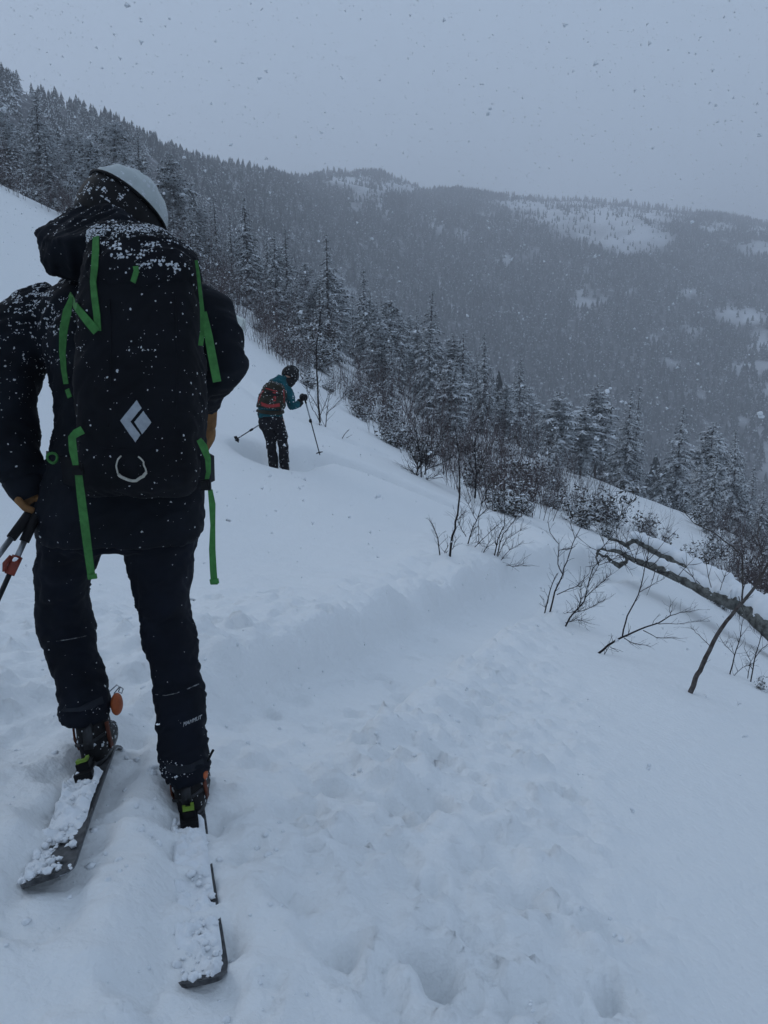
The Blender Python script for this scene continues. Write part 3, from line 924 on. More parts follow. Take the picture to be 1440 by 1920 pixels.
def sring(c, rx, ry, n=28, e=2.6, rot=None):
    out = []
    for k in range(n):
        a = 2 * math.pi * k / n
        ca, sa = math.cos(a), math.sin(a)
        p = Vector((rx * math.copysign(abs(ca) ** (2 / e), ca), ry * math.copysign(abs(sa) ** (2 / e), sa), 0))
        if rot is not None: p = rot @ p
        out.append(Vector(c) + p)
    return out

def rows_loft(mb, rows, n=28, e=2.6, front=.2):
    """rows of (py, x left, x right, distance, half depth): horizontal sections of a body"""
    rings = []
    for (py, xl, xr, Y, dep) in rows:
        A, B_ = P(xl, py, Y - front * dep), P(xr, py, Y + front * dep)      # the outline is seen at the near left and far right corners
        rings.append(sring(Vector(((A.x + B_.x) / 2, Y, (A.z + B_.z) / 2)), abs(B_.x - A.x) / 2, dep, n, e))
    mb.loft(rings)

def folds(amp, s, seed):
    def fn(co, no):
        x, y, z = co[:, 0], co[:, 1], co[:, 2]
        a = fbm(x * s + y * s * .7 + 3, z * s * 1.6 - y * s * .5, seed, 3)
        b = fbm((x + .6 * z) * s * .8, (z - .7 * x + y) * s * 2.4, seed + 9, 3)
        return (amp * .5 * a + amp * (1 - 2 * np.abs(b)) * .5).astype(np.float32)
    return fn

def bvh_of(*meshes):
    vs, fs = [], []
    for me in meshes:
        o = len(vs)
        vs.extend([v.co.copy() for v in me.vertices]); fs.extend([tuple(i + o for i in p.vertices) for p in me.polygons])
    return BVHTree.FromPolygons(vs, fs)

EYE = Vector((0, 0, CAM_Z))
def on(bvh, px, py, lift=.003, Y=2.0):
    """point of a built surface found along a bearing, lifted off the surface"""
    d = (P(px, py, 1.0) - EYE).normalized()
    hit, no, _, _ = bvh.ray_cast(EYE, d)
    if hit is None:
        return P(px, py, Y), Vector((0, -1, 0))
    if no.dot(d) > 0: no = -no
    return hit + no * lift, no

def fleck(mb, c, no, s, r):
    """one flattened, ragged bit of snow sticking to cloth"""
    t = no.orthogonal().normalized(); b = no.cross(t); k = r.choice([5, 6, 7]); a0 = r.uniform(0, 6.28)
    vs = [c + (t * math.cos(a0 + 6.283 * i / k) + b * math.sin(a0 + 6.283 * i / k)) * s * r.uniform(.55, 1.45) - no * s * .08 for i in range(k)]
    vs.append(c + no * s * r.uniform(.3, .7) + t * s * r.uniform(-.3, .3) + b * s * r.uniform(-.3, .3))
    mb.add(vs, [(i, (i + 1) % k, k) for i in range(k)])

def dust(mb, me, n, weight, smin, smax, seed):
    """bits of snow sticking to a built surface; weight(px, py, nx, ny, nz) over all faces at once"""
    r = random.Random(seed); g = np.random.default_rng(seed)
    polys = [p for p in me.polygons if len(p.vertices) < 5]
    C = np.array([p.center for p in polys]); N = np.array([p.normal for p in polys]); A = np.array([p.area for p in polys])
    px, py = to_px(C[:, 0], C[:, 1], C[:, 2])
    w = np.clip(weight(px, py, N), 0, 1) * A * (N[:, 1] < .5)
    for i in g.choice(len(polys), n, p=w / w.sum()):
        p = polys[int(i)]; vs = [me.vertices[j].co for j in p.vertices]
        c = vs[0].lerp(vs[1], r.random()).lerp(vs[2], r.random() * .6)
        fleck(mb, c, p.normal, smin + (smax - smin) * r.random() ** 3, r)

def blob(px, py, cx, cy, rx, ry): return np.exp(-((px - cx) / rx) ** 2 - ((py - cy) / ry) ** 2)

def outward(me):
    bm = bmesh.new(); bm.from_mesh(me); bmesh.ops.recalc_face_normals(bm, faces=bm.faces); bm.to_mesh(me); bm.free(); me.update()

# ------------------------------------------------------------------ near skier, seen from behind
def near_skier():
    # --- body: one continuous figure inside the clothes
    b = MB()
    hc = P(226, 416, 2.36)
    up = Vector((.47, .36, .80)).normalized()                   # head tipped forward and to the right
    fwd = Vector((.35, .93, 0)); fwd = (fwd - up * fwd.dot(up)).normalized(); side = fwd.cross(up).normalized()
    HR = Matrix((side, fwd, up)).transposed()
    b.ellipsoid(hc, (.075, .098, .115), HR, 20, 14)
    b.ellipsoid(hc + HR @ Vector((0, .055, -.07)), (.052, .055, .06), HR, 14, 10)         # jaw
    b.ellipsoid(hc + HR @ Vector((0, .108, -.015)), (.014, .022, .026), HR, 10, 8)         # nose
    b.ellipsoid(hc + HR @ Vector((0, .094, -.058)), (.026, .014, .010), HR, 10, 8)         # lips
    for sx in (-1, 1):
        b.ellipsoid(hc + HR @ Vector((sx * .076, .0, -.01)), (.010, .022, .032), HR, 10, 8)  # ears
        b.ellipsoid(hc + HR @ Vector((sx * .033, .085, .018)), (.020, .016, .010), HR, 10, 8)  # brow
    b.tube([hc + HR @ Vector((0, -.01, -.07)), P(235, 500, 2.37)], [.062, .07], 14)
    rows_loft(b, [(985, 95, 355, 2.31, .12), (900, 100, 355, 2.31, .115), (800, 125, 350, 2.31, .10), (680, 115, 360, 2.33, .11), (590, 110, 360, 2.35, .11), (545, 140, 335, 2.37, .09), (510, 195, 285, 2.38, .07)], 20)
    b.tube([P(105, 575, 2.36), P(20, 690, 2.31), P(0, 765, 2.28), P(22, 840, 2.25), P(52, 915, 2.24)], [.055, .05, .042, .038, .028], 12)
    b.tube([P(365, 575, 2.36), P(405, 680, 2.32), P(392, 712, 2.46), P(379, 758, 2.58), P(384, 790, 2.62)], [.055, .048, .036, .028, .026], 12)
    b.tube([P(150, 960, 2.31), P(120, 1150, 2.42), P(135, 1200, 2.43), P(160, 1330, 2.38), P(172, 1395, 2.36)], [.075, .05, .045, .04, .035], 12)
    b.tube([P(300, 960, 2.31), P(312, 1190, 2.37), P(325, 1240, 2.36), P(345, 1430, 2.28), P(352, 1480, 2.26)], [.075, .05, .045, .04, .035], 12)
    body_me = remesh(b, .011, 3, 'person'); body_me.materials.append(M_SKIN)
    person = link('person', body_me)
    tag(person, 'skier in black jacket and navy trousers seen from behind, wearing a big pack', 'person')

    # --- jacket
    j = MB()
    rows_loft(j, [(1008, 76, 377, 2.30, .165), (985, 72, 381, 2.30, .172), (940, 74, 384, 2.30, .175), (880, 84, 388, 2.30, .165), (820, 104, 388, 2.30, .155), (740, 100, 390, 2.31, .15), (660, 85, 398, 2.33, .155),
                  (600, 72, 403, 2.35, .155), (560, 78, 398, 2.36, .145), (532, 112, 372, 2.38, .125), (500, 165, 325, 2.39, .10), (455, 180, 285, 2.39, .092), (435, 190, 275, 2.39, .085)])
    j.tube([P(110, 578, 2.37), P(72, 590, 2.36), P(42, 622, 2.34), P(14, 690, 2.31), P(2, 750, 2.28), P(6, 800, 2.26), P(22, 850, 2.25), P(48, 903, 2.24)],
           [.08, .092, .100, .102, .100, .095, .082, .058], 18)
    j.tube([P(360, 578, 2.37), P(388, 598, 2.35), P(404, 635, 2.33), P(412, 678, 2.31), P(406, 692, 2.35), P(392, 712, 2.46), P(378, 755, 2.57)],
           [.08, .086, .086, .082, .080, .070, .052], 18)
    jm = remesh(j, .010, 5, 'jacket')
    displace(jm, folds(.011, 7.0, 3)); displace(jm, folds(.0025, 20.0, 8))
    jm.materials.append(M_JACKET)
    jacket = link('jacket', jm, person)
    # hem and cuff seams
    # --- hood bunched behind the neck
    h = MB()
    bm = bmesh.new()
    for (px, py, Y) in [(61, 432, 2.20), (66, 452, 2.18), (92, 512, 2.17), (84, 480, 2.15), (128, 398, 2.24), (142, 386, 2.26), (215, 389, 2.20), (262, 418, 2.18), (285, 432, 2.2), (180, 530, 2.18), (300, 480, 2.2),
                        (110, 450, 2.10), (180, 440, 2.09), (250, 450, 2.10), (85, 440, 2.34), (120, 520, 2.36), (150, 400, 2.38), (300, 450, 2.36), (220, 520, 2.4), (130, 525, 2.2)]:
        bm.verts.new(P(px, py, Y))
    bmesh.ops.convex_hull(bm, input=bm.verts)
    bm.verts.ensure_lookup_table()
    bm.verts.index_update()
    used = [v for v in bm.verts if v.link_faces]
    ix = {v: i for i, v in enumerate(used)}
    h.add([v.co for v in used], [[ix[v] for v in f.verts] for f in bm.faces]); bm.free()
    hm = remesh(h, .007, 6, 'hood')
    displace(hm, folds(.012, 9.0, 31)); displace(hm, folds(.004, 26.0, 12))
    hm.materials.append(M_JACKET)
    hood = link('hood', hm, person)

    # --- trousers
    t = MB()
    rows_loft(t, [(900, 92, 372, 2.31, .14), (980, 76, 372, 2.31, .152), (1018, 69, 370, 2.31, .14)])
    rows_loft(t, [(960, 74, 226, 2.31, .13), (1020, 68, 214, 2.32, .125), (1050, 66, 192, 2.34, .12), (1080, 66, 172, 2.36, .112), (1120, 68, 166, 2.39, .10), (1165, 73, 174, 2.42, .095), (1195, 79, 178, 2.43, .092),
                  (1215, 88, 177, 2.42, .085), (1260, 98, 192, 2.41, .085), (1300, 107, 205, 2.39, .088), (1325, 112, 211, 2.38, .09), (1345, 116, 209, 2.37, .085)], 24, 2.3)
    rows_loft(t, [(960, 224, 371, 2.31, .13), (1020, 226, 370, 2.32, .125), (1060, 236, 365, 2.33, .12), (1100, 248, 358, 2.35, .108), (1150, 261, 356, 2.37, .098), (1175, 264, 364, 2.38, .095), (1205, 267, 369, 2.38, .09),
                  (1240, 281, 372, 2.37, .083), (1290, 286, 382, 2.34, .083), (1310, 288, 387, 2.33, .085), (1350, 290, 387, 2.31, .083), (1400, 297, 391, 2.28, .084), (1432, 302, 395, 2.26, .086), (1456, 310, 389, 2.25, .08)], 24, 2.3)
    tm = remesh(t, .009, 4, 'trousers')
    displace(tm, folds(.010, 9.0, 41)); displace(tm, folds(.0015, 26.0, 44))
    tm.materials.append(M_TROUSER)
    trousers = link('trousers', tm, person)
    tb = bvh_of(tm)
    # knee and calf seams with a little rime, cuff patches
    def seam(pts, w, m, nm, lift=.002):
        s = MB(); q = [on(tb, *p, lift=lift) for p in pts]
        s.ribbon([a for a, _ in q], w, [n for _, n in q], .003); return s.build(nm, m, trousers, False)
    M_RIME = mat('rimed_seam', (.30, .32, .34), rough=.9, col2=(.02, .022, .03), scale=90)
    M_SEAM = fabric('trouser_seam', (.008, .010, .015))
    seam([(90, 1203), (110, 1201), (135, 1197), (162, 1192)], .0022, M_RIME, 'knee_seam')
    seam([(292, 1302), (310, 1304), (330, 1300), (355, 1291), (372, 1282)], .0022, M_RIME, 'calf_seam')
    M_PATCH = fabric('scuff_patch', (.016, .019, .025), var=.5)
    seam([(120, 1330), (150, 1329), (172, 1322), (192, 1312)], .024, M_PATCH, 'cuff_patch', .003)
    seam([(312, 1438), (335, 1444), (358, 1440), (380, 1428)], .024, M_PATCH, 'cuff_patch', .003)
    # the name printed on the calf
    cu = bpy.data.curves.new('lettering', 'FONT'); cu.body = 'MAMMUT'; cu.size = 1.0; cu.shear = .25; cu.extrude = .01; cu.offset = .0; cu.align_x = 'CENTER'
    tmp = bpy.data.objects.new('lettering', cu); COL.objects.link(tmp)
    dg = bpy.context.evaluated_depsgraph_get()
    lm = bpy.data.meshes.new_from_object(tmp.evaluated_get(dg)); bpy.data.objects.remove(tmp)
    xs = [v.co.x for v in lm.vertices]; w = max(xs) - min(xs); x0 = (max(xs) + min(xs)) / 2
    for v in lm.vertices:
        f = (v.co.x - x0) / w
        px, py = 360 + 34 * f, 1354.5 - 15 * f - 11.0 * (v.co.y)
        hpos, no = on(tb, px, py, lift=.0035 + v.co.z * .05)
        v.co = hpos
    lm.materials.clear(); lm.materials.append(M_WHITE)
    link('lettering', lm, trousers)

    # --- helmet: pale upper shell, dark lower shell
    he = MB(); hb_ = MB()
    seg, rg = 36, 22
    def dome(mb, th0, th1, r, off=0):
        rings = []
        for i in range(rg + 1):
            th = th0 + (th1 - th0) * i / rg
            rings.append([hc + HR @ Vector((r[0] * math.sin(th) * math.cos(a), r[1] * math.sin(th) * math.sin(a) - .006, .006 + r[2] * math.cos(th))) for a in [2 * math.pi * k / seg for k in range(seg)]])
        mb.loft(rings, True)
    dome(he, .03, 1.24, (.122, .148, .142))
    dome(hb_, .9, 2.05, (.117, .142, .137))
    upper = he.build('helmet', M_HELMET, person)
    outward(upper.data)
    displace(upper.data, lambda co, no: (.0035 * fbm(co[:, 0] * 30 + co[:, 1] * 20, co[:, 2] * 30, 3, 3)).astype(np.float32))
    lower = hb_.build('helmet_lower_shell', M_BLACK, upper); outward(lower.data)
    rim = MB()
    rim.tube([hc + HR @ Vector((.122 * math.sin(1.24) * math.cos(a), .148 * math.sin(1.24) * math.sin(a) - .006, .006 + .142 * math.cos(1.24))) for a in [2 * math.pi * k / 40 for k in range(41)]], .0045, 6)
    rim.build('helmet_rim', M_BLACK, upper)
    clip = MB(); clip.box(hc + HR @ Vector((.126, .03, .02)), (.010, .03, .035), HR); clip.build('strap_clip', M_BLACK, upper)
    # goggles on the face
    g = MB()
    g.tube([hc + HR @ Vector((.112 * math.cos(a), .125 * math.sin(a), .012)) for a in [math.radians(x) for x in range(20, 161, 10)]], [.018] + [.040] * 13 + [.018], 10, True, .55)
    g.build('goggles', M_GLASS, person)

    # --- gloves: left one closed round the pole grips, right one in front of the hip
    gl = MB(); wr = P(50, 905, 2.24); hd = P(66, 932, 2.25)
    gl.tube([wr, wr.lerp(hd, .5), hd], [.045, .042, .036], 12)
    gl.ellipsoid(hd + Vector((0, 0, -.01)), (.026, .048, .045), None, 14, 10)
    for k, (dy, L) in enumerate(((-.036, .85), (-.013, 1.0), (.011, .95), (.034, .75))):
        c = hd + Vector((.006, dy, -.022))
        gl.tube([c + Vector((.015, 0, .03)), c + Vector((.036 * L, 0, .012)), c + Vector((.040 * L, 0, -.014)), c + Vector((.016 * L, -.003, -.032)), c + Vector((-.010, -.003, -.026))], [.0115, .0115, .011, .0105, .009], 8)
    gl.tube([hd + Vector((-.016, -.03, .02)), hd + Vector((-.022, -.058, .0)), hd + Vector((.0, -.066, -.02)), hd + Vector((.020, -.058, -.03))], [.015, .014, .012, .010], 8)
    gm = remesh(gl, .004, 2, 'glove'); gm.materials.append(M_TAN); link('glove', gm, person)
    gcuff = MB(); gcuff.tube([P(40, 893, 2.243), P(52, 914, 2.24), P(61, 931, 2.24)], [.060, .058, .050], 16); gcuff.build('glove_cuff', M_JACKET, person)
    loop = MB(); lc = P(41, 919, 2.19)
    loop.tube([lc + Vector((.011 * math.cos(a), 0, .011 * math.sin(a))) for a in [k * .6 for k in range(12)]], .003, 5); loop.build('wrist_loop', M_BLACK, person)
    gr = MB(); hd2 = P(386, 800, 2.62)
    gr.tube([P(380, 745, 2.57), P(384, 775, 2.60), hd2], [.045, .042, .036], 12)
    gr.ellipsoid(hd2 + Vector((0, .01, -.02)), (.030, .046, .050), None, 14, 10)
    for k, (dy, L) in enumerate(((.05, .8), (.027, 1.0), (.003, .95), (-.02, .75))):
        c = hd2 + Vector((-.004, dy - .01, -.05))
        gr.tube([c + Vector((.006, 0, .03)), c + Vector((.008, .004, -.008 * L)), c + Vector((-.006, .004, -.036 * L)), c + Vector((-.028, .002, -.046 * L))], [.0115, .011, .0105, .009], 8)
    gr.tube([hd2 + Vector((-.02, -.03, .01)), hd2 + Vector((-.03, -.05, -.03)), hd2 + Vector((-.035, -.045, -.06))], [.014, .013, .010], 8)
    gm2 = remesh(gr, .004, 2, 'glove'); gm2.materials.append(M_TAN); link('glove', gm2, person)

    # --- ski boots
    M_RUST = mat('rust_panel', (.10, .028, .014), rough=.6, var=.3, scale=30)
    def boot(ax, ay, aY, sxp, syp, sY, name_side):
        """ax.. = ankle pixel, s.. = sole heel pixel"""
        root = MB()
        a = P(ax, ay, aY); s = P(sxp, syp, sY)
        rot = Matrix.Rotation(math.radians(8 if name_side == 'L' else 6), 3, 'Z')
        rings = []
        for f, rx, ry, oy in ((0, .048, .066, .02), (.25, .050, .070, .02), (.6, .050, .085, .035), (.85, .050, .125, .085), (1.0, .048, .135, .095)):
            c = a.lerp(s, f) + rot @ Vector((0, oy, 0)); rings.append(sring(c, rx, ry, 22, 2.8, rot))
        root.loft(rings)
        bo = root.build('ski_boot', M_BLACK, person)
        sole = MB(); sole.loft([sring(s + rot @ Vector((0, .095, z)), .046, .140, 20, 3.0, rot) for z in (-.022, -.001)]); sole.build('sole', M_DARKMETAL, bo)
        spine = MB(); spine.ribbon([a + rot @ Vector((0, -.052, 0)), a.lerp(s, .3) + rot @ Vector((0, -.056, 0)), a.lerp(s, .65) + rot @ Vector((0, -.055, 0))], .030, Vector((0, -1, 0)), .008); spine.build('boot_spine', M_DARKMETAL, bo)
        for sx in (-1, 1):
            st = MB(); st.ribbon([a.lerp(s, .15) + rot @ Vector((sx * .053, -.02, 0)), a.lerp(s, .55) + rot @ Vector((sx * .055, -.005, 0)), a.lerp(s, .9) + rot @ Vector((sx * .052, .03, 0))], .016, Vector((sx, -.25, 0)), .005)
            st.build('boot_panel', M_RUST, bo)
        bk = MB(); bk.ribbon([a.lerp(s, .45) + rot @ Vector((.048, -.03, .01)), a.lerp(s, .5) + rot @ Vector((0, -.060, -.004)), a.lerp(s, .55) + rot @ Vector((-.048, -.03, -.012))], .010, Vector((0, -1, 0)), .004)
        bk.build('buckle_strap', M_DARKMETAL, bo)
        return bo
    bl = boot(170, 1338, 2.36, 176, 1418, 2.31, 'L')
    br = boot(352, 1448, 2.25, 357, 1512, 2.21, 'R')
    # the big orange lever of the left boot, with its wire
    ob = MB(); oc = P(219, 1320, 2.40)
    ob.ellipsoid(oc, (.019, .030, .039), None, 16, 12); ob.build('buckle_lever', M_ORANGE, bl)
    wi = MB(); wi.tube([P(206, 1296, 2.37), P(219, 1284, 2.36), P(224, 1288, 2.36), P(214, 1300, 2.37)], .002, 5); wi.tube([P(222, 1297, 2.36), P(226, 1288, 2.36), P(231, 1292, 2.36), P(228, 1300, 2.37), P(222, 1297, 2.36)], .002, 5); wi.build('buckle_wire', M_METAL, bl)
    ob = MB(); ob.ellipsoid(P(384, 1452, 2.24), (.010, .022, .016), None, 12, 8); ob.build('buckle_lever', M_ORANGE, br)
    ob = MB(); ob.ellipsoid(P(128, 1352, 2.33), (.014, .02, .014), None, 12, 8); ob.build('buckle_lever', M_ORANGE, bl)
    wi = MB(); wi.tube([P(390, 1426, 2.22), P(396, 1413, 2.21), P(400, 1406, 2.21)], .004, 6); wi.build('cuff_hook', M_BLACK, br)

    # --- snow clinging to the clothes
    d = MB()
    def wj(px, py, N):
        cl = np.maximum(0, fbm(px / 9., py / 8., 15, 3) - .05)
        return .004 + cl * (2.4 * blob(px, py, 62, 560, 60, 34) * np.maximum(0, .45 + N[:, 2]) + .8 * blob(px, py, 100, 620, 40, 50) + .4 * blob(px, py, 30, 620, 60, 70))
    dust(d, jm, 2800, wj, .0007, .0036, 1)
    def wh(px, py, N):
        cl = np.maximum(0, fbm(px / 12., py / 6., 25, 3) - .1)
        return .004 + 1.6 * cl * np.maximum(0, N[:, 2] - .35) * np.where(py < 425, 1, .3)
    dust(d, hm, 1000, wh, .0007, .0034, 2)
    dust(d, tm, 120, lambda px, py, N: .5 + 0 * px, .001, .0045, 3)
    dust(d, tm, 260, lambda px, py, N: blob(px, py, 318, 1440, 14, 14) + .5 * blob(px, py, 340, 1448, 30, 8) + .3 * blob(px, py, 150, 1330, 40, 8), .0008, .0038, 4)
    dust(d, lower.data, 900, lambda px, py, N: 1.2 * np.maximum(0, fbm(px / 8., py / 7., 55, 3)) * blob(px, py, 190, 362, 60, 24) + .004, .0007, .0034, 5)
    dust(d, upper.data, 700, lambda px, py, N: np.maximum(0, fbm(px / 7., py / 5., 58, 3)) * (blob(px, py, 185, 332, 40, 12) + .25), .0008, .0045, 51)
    o = d.build('snow_dusting', M_DUST, person); o['kind'] = 'stuff'
    d = MB(); outward(bl.data); outward(br.data); dust(d, bl.data, 90, lambda px, py, N: 1 + 0 * px, .002, .008, 6); dust(d, br.data, 70, lambda px, py, N: 1 + 0 * px, .002, .008, 7)
    o = d.build('boot_snow', M_DUST, person); o['kind'] = 'stuff'
    return person, jm

person1, jacket_me = near_skier()

# ------------------------------------------------------------------ the near skier's pack
def near_pack():
    root = empty('backpack', P(260, 920, 2.08))
    tag(root, 'large black backpack with bright green straps on the near skier', 'backpack')
    m = MB()
    rows_loft(m, [(922, 150, 372, 2.11, .07), (905, 138, 384, 2.09, .10), (870, 133, 389, 2.07, .115), (780, 131, 391, 2.05, .122), (700, 130, 392, 2.05, .125), (620, 132, 390, 2.05, .125), (560, 136, 386, 2.05, .125), (510, 141, 378, 2.06, .12), (478, 147, 364, 2.07, .10)], 40, 3.6, .75)
    mm = remesh(m, .008, 4, 'main_bag')
    displace(mm, folds(.008, 7.0, 61)); displace(mm, folds(.003, 20.0, 66))
    mm.materials.append(M_PACK); bag = link('main_bag', mm, root)
    l = MB()
    rows_loft(l, [(548, 180, 384, 2.055, .118), (520, 150, 386, 2.045, .130), (488, 147, 380, 2.05, .132), (462, 150, 362, 2.06, .125), (442, 155, 330, 2.075, .108), (430, 172, 300, 2.09, .08), (425, 190, 270, 2.10, .05)], 40, 3.0, .6)
    lm = remesh(l, .008, 5, 'lid')
    displace(lm, folds(.010, 8.0, 71)); displace(lm, folds(.004, 24.0, 76))
    lm.materials.append(M_PACK); link('lid', lm, root)
    B = bvh_of(mm, lm, jacket_me)
    # hip belt wings
    hb2 = MB(); hb2.ribbon([P(330, 890, 2.02), P(380, 885, 2.10), P(396, 878, 2.30), P(385, 870, 2.45)], .075, [Vector((0, -1, 0)), Vector((.6, -.8, 0)), Vector((1, 0, 0)), Vector((1, .5, 0))], .02)
    hb2.build('hip_belt', M_PACK, root)
    hb3 = MB(); hb3.ribbon([P(190, 890, 2.02), P(135, 885, 2.10), P(98, 872, 2.27), P(92, 868, 2.42)], .075, [Vector((0, -1, 0)), Vector((-.6, -.8, 0)), Vector((-1, 0, 0)), Vector((-1, .5, 0))], .02)
    hb3.build('hip_belt', M_PACK, root)
    for sx, pts in ((0, [(165, 470, 2.14), (150, 500, 2.26), (140, 520, 2.36)]), (1, [(330, 470, 2.14), (345, 505, 2.27), (350, 520, 2.38)])):
        s = MB(); s.ribbon([P(*p) for p in pts], .06, Vector((0, -.3, 1)), .012); s.build('shoulder_strap', M_PACK, root)
    # seams across the back panel
    for pts in ([(150, 830), (200, 842), (270, 846), (340, 842), (380, 832)], [(205, 560), (208, 640), (205, 720), (203, 800)], [(330, 555), (332, 640), (333, 720), (330, 800)]):
        s = MB(); q = [on(B, *p, lift=.0015) for p in pts]; s.ribbon([a for a, _ in q], .004, [n for _, n in q], .003); s.build('seam', M_PACK, root, False)
    # green webbing, each strap its own piece
    def strap(pts, w, snap=True, nm='green_strap', lift=.006):
        s = MB(); a, n = [], []
        for p in pts:
            if snap: h, no = on(B, p[0], p[1], lift)
            else: h, no = P(*p), Vector((0, -1, 0))
            a.append(h); n.append(Vector((no.x * .6, no.y, no.z * .3)).normalized() if snap else no)
        s.ribbon(a, w, n, .0025); return s.build(nm, M_GREEN, root, False)
    strap([(183, 446), (181, 470), (179, 500), (178, 530), (180, 560), (184, 590), (186, 620)], .0165)
    strap([(186, 622), (170, 603), (152, 580), (135, 555)], [.021, .021, .019, .014], True, 'green_strap', .011)
    strap([(134, 556, 2.03), (126, 585, 2.03), (119, 620, 2.04), (117, 660, 2.05), (120, 695, 2.05), (124, 720, 2.05)], [.008, .022, .021, .017, .014, .013], False)
    strap([(368, 488, 1.99), (373, 525, 2.0), (379, 580, 2.0), (380, 620, 1.99), (376, 648, 1.98)], [.007, .008, .010, .012, .012], False)
    strap([(383, 585, 2.0), (391, 630, 1.98), (400, 680, 1.97), (407, 716, 1.965)], [.012, .020, .021, .021], False)
    strap([(155, 806, 1.915), (143, 812, 1.91), (135, 820, 1.91), (137, 845, 1.91), (142, 872, 1.915)], [.020, .020, .019, .020, .014], False)
    strap([(147, 888, 1.93), (152, 930, 1.935), (159, 985, 1.94), (166, 1040, 1.95), (172, 1084, 1.955)], [.018, .021, .022, .021, .020], False)
    strap([(373, 824, 1.99), (382, 838, 1.985), (390, 860, 1.985), (391, 885, 1.99), (387, 902, 2.0)], [.014, .020, .015, .012, .010], False)
    strap([(394, 918, 1.99), (398, 945, 1.985), (399, 985, 1.985), (398, 1030, 1.985), (400, 1070, 1.985), (402, 1096, 1.985)], [.012, .017, .013, .017, .018, .018], False)
    strap([(255, 498), (258, 510), (252, 527)], .013, True, 'zip_pull')
    for (px, py, Y) in ((98, 859, 2.12),):
        s = MB(); c = P(px, py, Y); s.tube([c + Vector((.014 * math.cos(a), .004 * math.sin(2 * a), .014 * math.sin(a))) for a in [k * .5 for k in range(14)]], .004, 6); s.build('rolled_strap_end', M_GREEN, root)
    # folded strap ends and buckles
    for (px, py, Y) in ((173, 1081, 1.952), (402, 1090, 1.982)):
        s = MB(); s.box(P(px, py, Y), (.023, .007, .013), Matrix.Rotation(-.12, 3, 'Y')); s.build('strap_end', M_GREEN, root, False)
    for (px, py, Y) in ((146, 880, 1.922), (386, 909, 1.993)):
        s = MB(); c = P(px, py, Y); s.box(c, (.026, .012, .028)); s.box(c + Vector((0, -.008, .004)), (.018, .006, .012)); s.build('buckle', M_BLACK, root, False)
    s = MB(); s.ribbon([P(126, 730, 2.03), P(131, 745, 2.02)], .012, Vector((0, -1, 0)), .003); s.build('strap_end', M_GREEN, root, False)
    # tan side panel seen on the right
    # printed mark
    def plate(q, nm):
        s = MB(); n = 10; vs = []; fs = []
        for i in range(n + 1):
            for k in range(n + 1):
                u, v = i / n, k / n
                px = (q[0][0] * (1 - u) + q[1][0] * u) * (1 - v) + (q[3][0] * (1 - u) + q[2][0] * u) * v
                py = (q[0][1] * (1 - u) + q[1][1] * u) * (1 - v) + (q[3][1] * (1 - u) + q[2][1] * u) * v
                vs.append(on(B, px, py, .002)[0])
        for i in range(n):
            for k in range(n):
                fs.append((i * (n + 1) + k, i * (n + 1) + k + 1, (i + 1) * (n + 1) + k + 1, (i + 1) * (n + 1) + k))
        s.add(vs, fs); s.build(nm, M_LOGO, root, False)
    plate([(256.7, 750), (266, 765), (245, 790), (226, 788.3)], 'printed_mark')
    plate([(245, 790), (263.3, 815), (254, 829.3), (226, 788.4)], 'printed_mark')
    plate([(269.3, 770.7), (284, 791.7), (266.7, 814), (252.3, 790.7)], 'printed_mark')
    # elastic loop
    s = MB(); s.tube([on(B, 247 + 27 * math.cos(a), 873 + 24 * math.sin(a) + 3 * math.cos(a), .010)[0] for a in [math.radians(x) for x in range(-60, 232, 10)]], .0022, 6); lp = s.build('elastic_loop', M_CORD, root)
    s = MB(); s.tube([on(B, 247 + 27 * math.cos(a), 873 + 24 * math.sin(a) + 3 * math.cos(a), .010)[0] for a in [math.radians(x) for x in range(15, 150, 9)]], .0040, 7); s.build('loop_sleeve', M_CORD, lp)
    # snow
    d = MB()
    def wl(px, py, N):
        cl = np.maximum(0, fbm(px / 11., py / 8., 5, 3) - .02) * 1.6
        return (.55 * np.maximum(0, N[:, 2] - .3) * cl) + 1.3 * blob(px, py, 172, 438, 26, 9) * (cl + .25) + 1.6 * blob(px, py, 238, 468, 34, 15) * cl + 1.7 * blob(px, py, 300, 500, 26, 11) * cl + .5 * blob(px, py, 270, 428, 80, 6) + .004
    dust(d, lm, 5600, wl, .0007, .0037, 12)
    dust(d, mm, 620, lambda px, py, N: .012 + np.maximum(0, fbm(px / 7., py / 7., 6, 2)) * (.7 * blob(px, py, 272, 652, 22, 16) + .5 * blob(px, py, 152, 655, 12, 28) + .5 * blob(px, py, 376, 735, 10, 22) + .5 * blob(px, py, 145, 565, 14, 50)), .0006, .0035, 13)
    o = d.build('snow_dusting', M_DUST, root); o['kind'] = 'stuff'
    return root
pack1 = near_pack()

